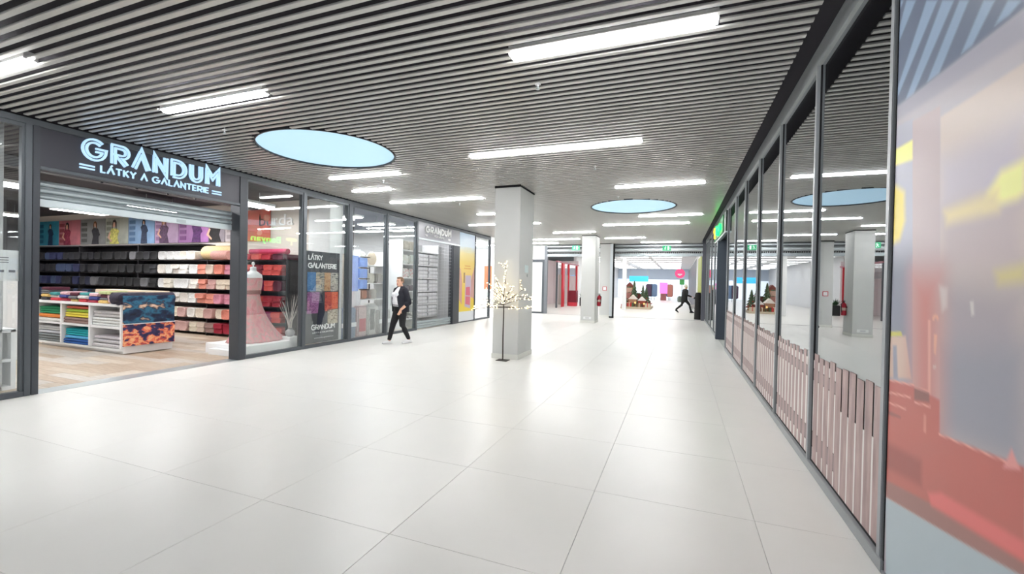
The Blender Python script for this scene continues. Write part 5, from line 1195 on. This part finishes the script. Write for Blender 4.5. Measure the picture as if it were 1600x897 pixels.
obj('frame', MB().tube([(.5, 28.2, .95), (.7, 28.25, .5), (.8, 28.3, .2)], .015, 6).tube([(.5, 28.4, .95), (.7, 28.42, .5), (.8, 28.45, .2)], .015, 6).tube([(.5, 28.2, .95), (.5, 28.4, .95)], .015, 6), GT, t)
obj('basket', MB().cbox(.68, 28.15, .3, .98, 28.5, .5, .02), mat('trolley_fabric', (176, 170, 170), .8), t)
for x, y in ((.72, 28.15), (.72, 28.5), (.95, 28.15), (.95, 28.5)): obj('wheel', MB().loft([[(x + .07 * math.cos(2 * PI * k / 12), yq, .07 + .07 * math.sin(2 * PI * k / 12)) for k in range(12)] for yq in (y - .015, y + .015)]), BLACK, t); 
obj('axle_legs', MB().tube([(.72, 28.15, .07), (.72, 28.2, .32)], .01, 6).tube([(.95, 28.15, .07), (.93, 28.2, .32)], .01, 6).tube([(.72, 28.5, .07), (.72, 28.45, .32)], .01, 6).tube([(.95, 28.5, .07), (.93, 28.45, .32)], .01, 6), GT, t)
t = thing('draped_stand', 'dark draped upright shape beside the pillar at the passage edge', 'stand', (.88, 22.9, 0))  # simple stand-in for an unclear dark upright thing
obj('drape', MB().lathe([(.17, 0), (.165, .3), (.15, .7), (.155, 1.0), (.15, 1.2), (.1, 1.3)], (.86, 22.9, 0), 16), mat('drape_black', (30, 28, 28), .8), t, smooth=True); obj('sleeve', MB().tube([(.84, 22.88, 1.15), (.66, 22.86, 1.0)], [.06, .03], 8), mat('drape_brown', (46, 38, 34), .8), t)

# ================================================================== FAR HALL THINGS
random.seed(5)
o = obj('display_platform', MB().cbox(-3.7, 30.3, 0, -1.75, 33.2, .14, .01), mat('platform_wood', (206, 190, 166), .6)); tag(o, 'low pale wooden platform under the Christmas display', 'platform')
FIR = ramp_mat('fir_green', [(.3, (40, 58, 40)), (.5, (70, 88, 62)), (.7, (120, 130, 104))], 14, .9)
for i, (x, y, H, r) in enumerate(((-2.95, 31.75, 1.75, .42), (-2.35, 31.6, 1.45, .36), (-1.98, 31.05, .8, .2), (-3.45, 31.3, .7, .2), (-2.2, 32.6, 1.3, .4))):
    t = thing('christmas_tree', '%s fir tree on the Christmas display platform' % ('tallest', 'middle', 'small right front', 'small left front', 'rear')[i], 'christmas tree', (x, y, .14), 'fir trees on the Christmas platform')
    obj('trunk', MB().tube([(x, y, .14), (x, y, .14 + H * .9)], [.04, .01], 8), BARK, t)
    mb = MB()
    for L in range(6):
        z = .14 + H * (.12 + .145 * L); R = r * (1 - L / 6.6)
        ring1 = []; ring0 = []
        for k in range(22): a = 2 * PI * k / 22; rr = R * (1 if k % 2 else .72); ring0.append((x + rr * math.cos(a), y + rr * math.sin(a), z - .05 * (k % 2)))
        mb.loft([ring0, [(x + .25 * R * math.cos(2 * PI * k / 22), y + .25 * R * math.sin(2 * PI * k / 22), z + H * .17) for k in range(22)]])
    obj('foliage', mb, FIR, t)
    for k in range(8):
        a = k * 2.4; L = k % 5; z = .16 + H * (.12 + .145 * L); R = r * (1 - L / 6.6)
        obj('bauble', MB().ell((x + R * .95 * math.cos(a), y + R * .95 * math.sin(a), z), (.035, .035, .035), 8), mat(*random.choice((('bauble_red', (190, 40, 44), .2), ('bauble_silver', (226, 222, 216), .2), ('bauble_gold', (220, 170, 80), .2)))), t)
for i, (x, y, w_, h, rgb, roofc, lab) in enumerate(((-3.35, 32.7, .6, 1.3, (156, 90, 70), (120, 60, 50), 'tall red brown toy house with snowy roof on the Christmas platform'), (-2.95, 31.0, .5, .5, (200, 150, 120), (236, 226, 216), 'small pale toy house at the front of the Christmas platform'), (-2.35, 30.75, .45, .42, (170, 80, 64), (230, 220, 214), 'small red toy house at the front of the Christmas platform'))):
    t = thing('toy_house', lab, 'toy house', (x, y, .14))
    obj('body', MB().box(x - w_ / 2, y - .3, .14, x + w_ / 2, y + .3, .14 + h), cloth('house%d' % i, rgb), t)
    obj('roof', MB().prism([(x - w_ * .6, .14 + h), (x + w_ * .6, .14 + h), (x, .14 + h + w_ * .6)], 'y', y - .36, y + .36), mat('toy_roof_%d' % i, roofc, .7), t)
    obj('door', MB().box(x - .08, y - .31, .14, x + .08, y - .3, .14 + h * .5), BARK, t)
    obj('window', MB().box(x + .12, y - .31, .14 + h * .4, x + .22, y - .3, .14 + h * .65), mat('toy_window', (250, 210, 130), emit=.6), t)
for i, (x, y, z, w_, h, rgb, cn) in enumerate(((-3.3, 32.0, .14, .5, .5, (150, 96, 70), 'brown, bottom left'), (-2.72, 32.3, .14, .5, .45, (176, 120, 96), 'tan, bottom middle'), (-3.3, 32.0, .64, .46, .42, (190, 130, 120), 'rose, middle left'), (-2.72, 32.3, .59, .42, .4, (130, 60, 54), 'dark red, middle'), (-3.32, 32.0, 1.06, .4, .36, (214, 176, 160), 'pale pink, topmost left'), (-1.98, 31.5, .14, .3, .36, (160, 90, 70), 'russet, bottom right'))):
    t = thing('wooden_crate', '%s crate of the stack on the Christmas platform' % cn, 'crate', (x, y, z), 'crates on the Christmas platform')
    for k in range(3): obj('slat', MB().box(x - w_ / 2, y - w_ / 2 - .012, z + h * (.02 + .33 * k), x + w_ / 2, y - w_ / 2, z + h * (.29 + .33 * k)), cloth('crate%d' % i, rgb), t)
    obj('box', MB().box(x - w_ / 2, y - w_ / 2, z, x + w_ / 2, y + w_ / 2, z + h * .96), cloth('crate%d' % i, rgb), t)
    obj('greenery', MB().ell((x, y - .05, z + h), (w_ * .42, w_ * .42, .07), 10), FIR, t)
for i in range(16):
    x = -3.55 + 1.7 * ((i * 7) % 16) / 16; y = 30.45 + .35 * (i % 3); s = random.uniform(.1, .17)
    rgb, cn = [((190, 60, 56), 'red'), ((226, 206, 180), 'cream'), ((140, 100, 70), 'brown'), ((96, 110, 80), 'green')][i % 4]
    t = thing('gift_box', '%s wrapped gift box, %s along the front of the Christmas platform' % (cn, ORD[(i * 7) % 16]), 'gift', (x, y, .14), 'gift boxes on the Christmas platform')
    obj('box', MB().cbox(x - s, y - s * .8, .14, x + s, y + s * .8, .14 + s * 1.5, .01), cloth('gift_%s' % cn, rgb), t)
    obj('ribbon', MB().box(x - .02, y - s * .82, .14, x + .02, y + s * .82, .145 + s * 1.5).ell((x, y, .15 + s * 1.55), (.05, .03, .03), 8), mat('ribbon_%d' % (i % 2), [(240, 226, 200), (200, 50, 50)][i % 2]), t)
# red fronted shop on the left side of the hall
t = thing('red_shopfront', 'white and red framed shopfront in the far hall left of the second column', 'shopfront', (-7.5, 31, 0))
RS = mat('shop_red', (206, 44, 58), .4)
for y in (27.75, 29.2, 31.0, 33.6): obj('post', MB().cbox(-7.56, y, 0, -7.45, y + (.5 if y == 29.2 else .1), 3.0, .01), RS if y != 27.75 else mat('shop_post_grey', (90, 92, 98)), t)
obj('fascia', MB().cbox(-7.6, 27.75, 3.0, -7.45, 34.2, 3.1, .01), mat('shop_fascia_mauve', (170, 110, 120), .5), t)
obj('upper_glass', B(-7.54, 27.9, 2.2, -7.53, 34.0, 3.0), GLASSL, t)
obj('back_wall', B(-9.6, 27.7, 0, -9.5, 34.3, 3.4), mat('shop_blush', (244, 232, 234), .6), t)
obj('end_wall', B(-9.5, 34.2, 0, -7.5, 34.3, 3.4), mat('shop_rose_wall', (244, 232, 234), .6), t)
obj('inner_column', MB().cbox(-8.6, 32.4, 0, -8.2, 32.8, 3.0, .01), mat('shop_stone', (190, 180, 174)), t)
t = thing('red_counter', 'dark red block counter in front of the far red shopfront', 'counter', (-7.1, 31.1, 0))
obj('body', MB().cbox(-7.42, 30.7, .28, -6.85, 31.3, 1.12, .01), mat('counter_wine', (130, 24, 44), .4), t); obj('foot', MB().cbox(-7.4, 30.72, 0, -6.87, 31.28, .28, .01), mat('counter_red', (222, 60, 76), .4), t)
t = thing('planter', 'tall dark planter with a bushy green plant in the far hall', 'planter', (-6.5, 31.6, 0))
obj('pot', MB().cbox(-6.75, 31.4, 0, -6.3, 31.85, .62, .02), mat('planter_dark', (34, 40, 40), .5), t)
mb = MB()
for k in range(60):
    a = random.uniform(0, 2 * PI); L = random.uniform(.2, .5); e = random.uniform(.3, 1.3); b_ = Vector((-6.52 + random.uniform(-.12, .12), 31.62 + random.uniform(-.12, .12), .6)); d = Vector((math.cos(a) * math.cos(e), math.sin(a) * math.cos(e), math.sin(e)))
    s_ = d.cross(Vector((0, 0, 1))).normalized() * .03; mb.add([b_, b_ + d * L * .5 + s_, b_ + d * L, b_ + d * L * .5 - s_], [(0, 1, 2, 3)])
obj('foliage', mb, mat('plant_green', (50, 84, 52), .7), t)
for x0, x1, z0, z1, rgb, nm, lab, em in ((-5.2, -3.2, 2.0, 2.6, (60, 170, 236), 'hanging_banner', 'bright blue hanging banner at the far end of the hall', .5), ):
    t = thing(nm, lab, 'banner', ((x0 + x1) / 2, 50, z0)); obj('sheet', MB().box(x0, 50, z0, x1, 50.03, z1), mat('banner_blue', rgb, .5, emit=em), t); obj('cords', MB().tube([(x0 + .1, 50.01, z1), (x0 + .1, 50.01, 3.75)], .01, 5).tube([(x1 - .1, 50.01, z1), (x1 - .1, 50.01, 3.75)], .01, 5), STEEL, t)
t = thing('clothing_rail', 'pink lit poster panel among clothes at the end of the hall', 'poster', (-1.8, 50, 0)); obj('panel', MB().cbox(-2.0, 50, .75, -1.2, 50.05, 1.95, .01), mat('panel_pink', (240, 110, 190), .5, emit=.6), t); obj('stand', MB().box(-1.9, 50.0, 0, -1.3, 50.05, .75), mat('stand_brown', (150, 90, 90)), t)
for i, (x, rgb, cn) in enumerate(((-3.2, (90, 70, 90), 'dark violet'), (-2.6, (120, 150, 180), 'pale blue'), (-2.95, (70, 84, 110), 'slate'), (-.95, (216, 150, 130), 'peach'), (-1.1, (90, 120, 170), 'denim blue'))):
    t = thing('garment_stand', '%s clothes on a stand at the end of the hall' % cn, 'clothes', (x, 51 + .2 * i, 0)); obj('clothes', MB().cbox(x - .3, 51 + .2 * i, .35, x + .3, 51.3 + .2 * i, 1.75, .08), cloth('garment%d' % i, rgb), t); obj('stand', MB().tube([(x, 51.15 + .2 * i, 0), (x, 51.15 + .2 * i, 1.85)], .03, 6), STEEL, t)
t = thing('round_sign', 'round pink hanging sign above the distant walker', 'sign', (.1, 42, 2.2)); obj('disc', MB().loft([[(.02 + .42 * math.cos(2 * PI * k / 24), yq, 2.72 + .42 * math.sin(2 * PI * k / 24)) for k in range(24)] for yq in (42, 42.06)]), mat('sign_pink', (236, 70, 120), .5, emit=.4), t); obj('white_mark', MB().prism([(-.18, 2.62), (.02, 2.5), (.22, 2.62), (.2, 2.7), (-.16, 2.7)], 'y', 41.98, 42.0), WHITE, t); obj('hanger', MB().tube([(.02, 42.03, 3.14), (.02, 42.03, 3.75)], .012, 6), STEEL, t)
t = thing('green_stand', 'small green sign hung under the round pink sign', 'sign', (.2, 42.3, 1.5)); obj('board', MB().cbox(.0, 42.3, 1.72, .42, 42.34, 2.2, .01), mat('sign_leaf_green', (90, 190, 110), .5), t); obj('pole', MB().tube([(.2, 42.36, 0), (.2, 42.36, 2.2)], .03, 8), STEEL, t)
o = obj('poster', MB().box(1.02, 24.3, .9, 1.049, 28.4, 3.2), mat('lime_poster', (156, 166, 60), .5, var=.1, scale=3)); tag(o, 'lime green poster on the passage wall behind the end pillar', 'poster')
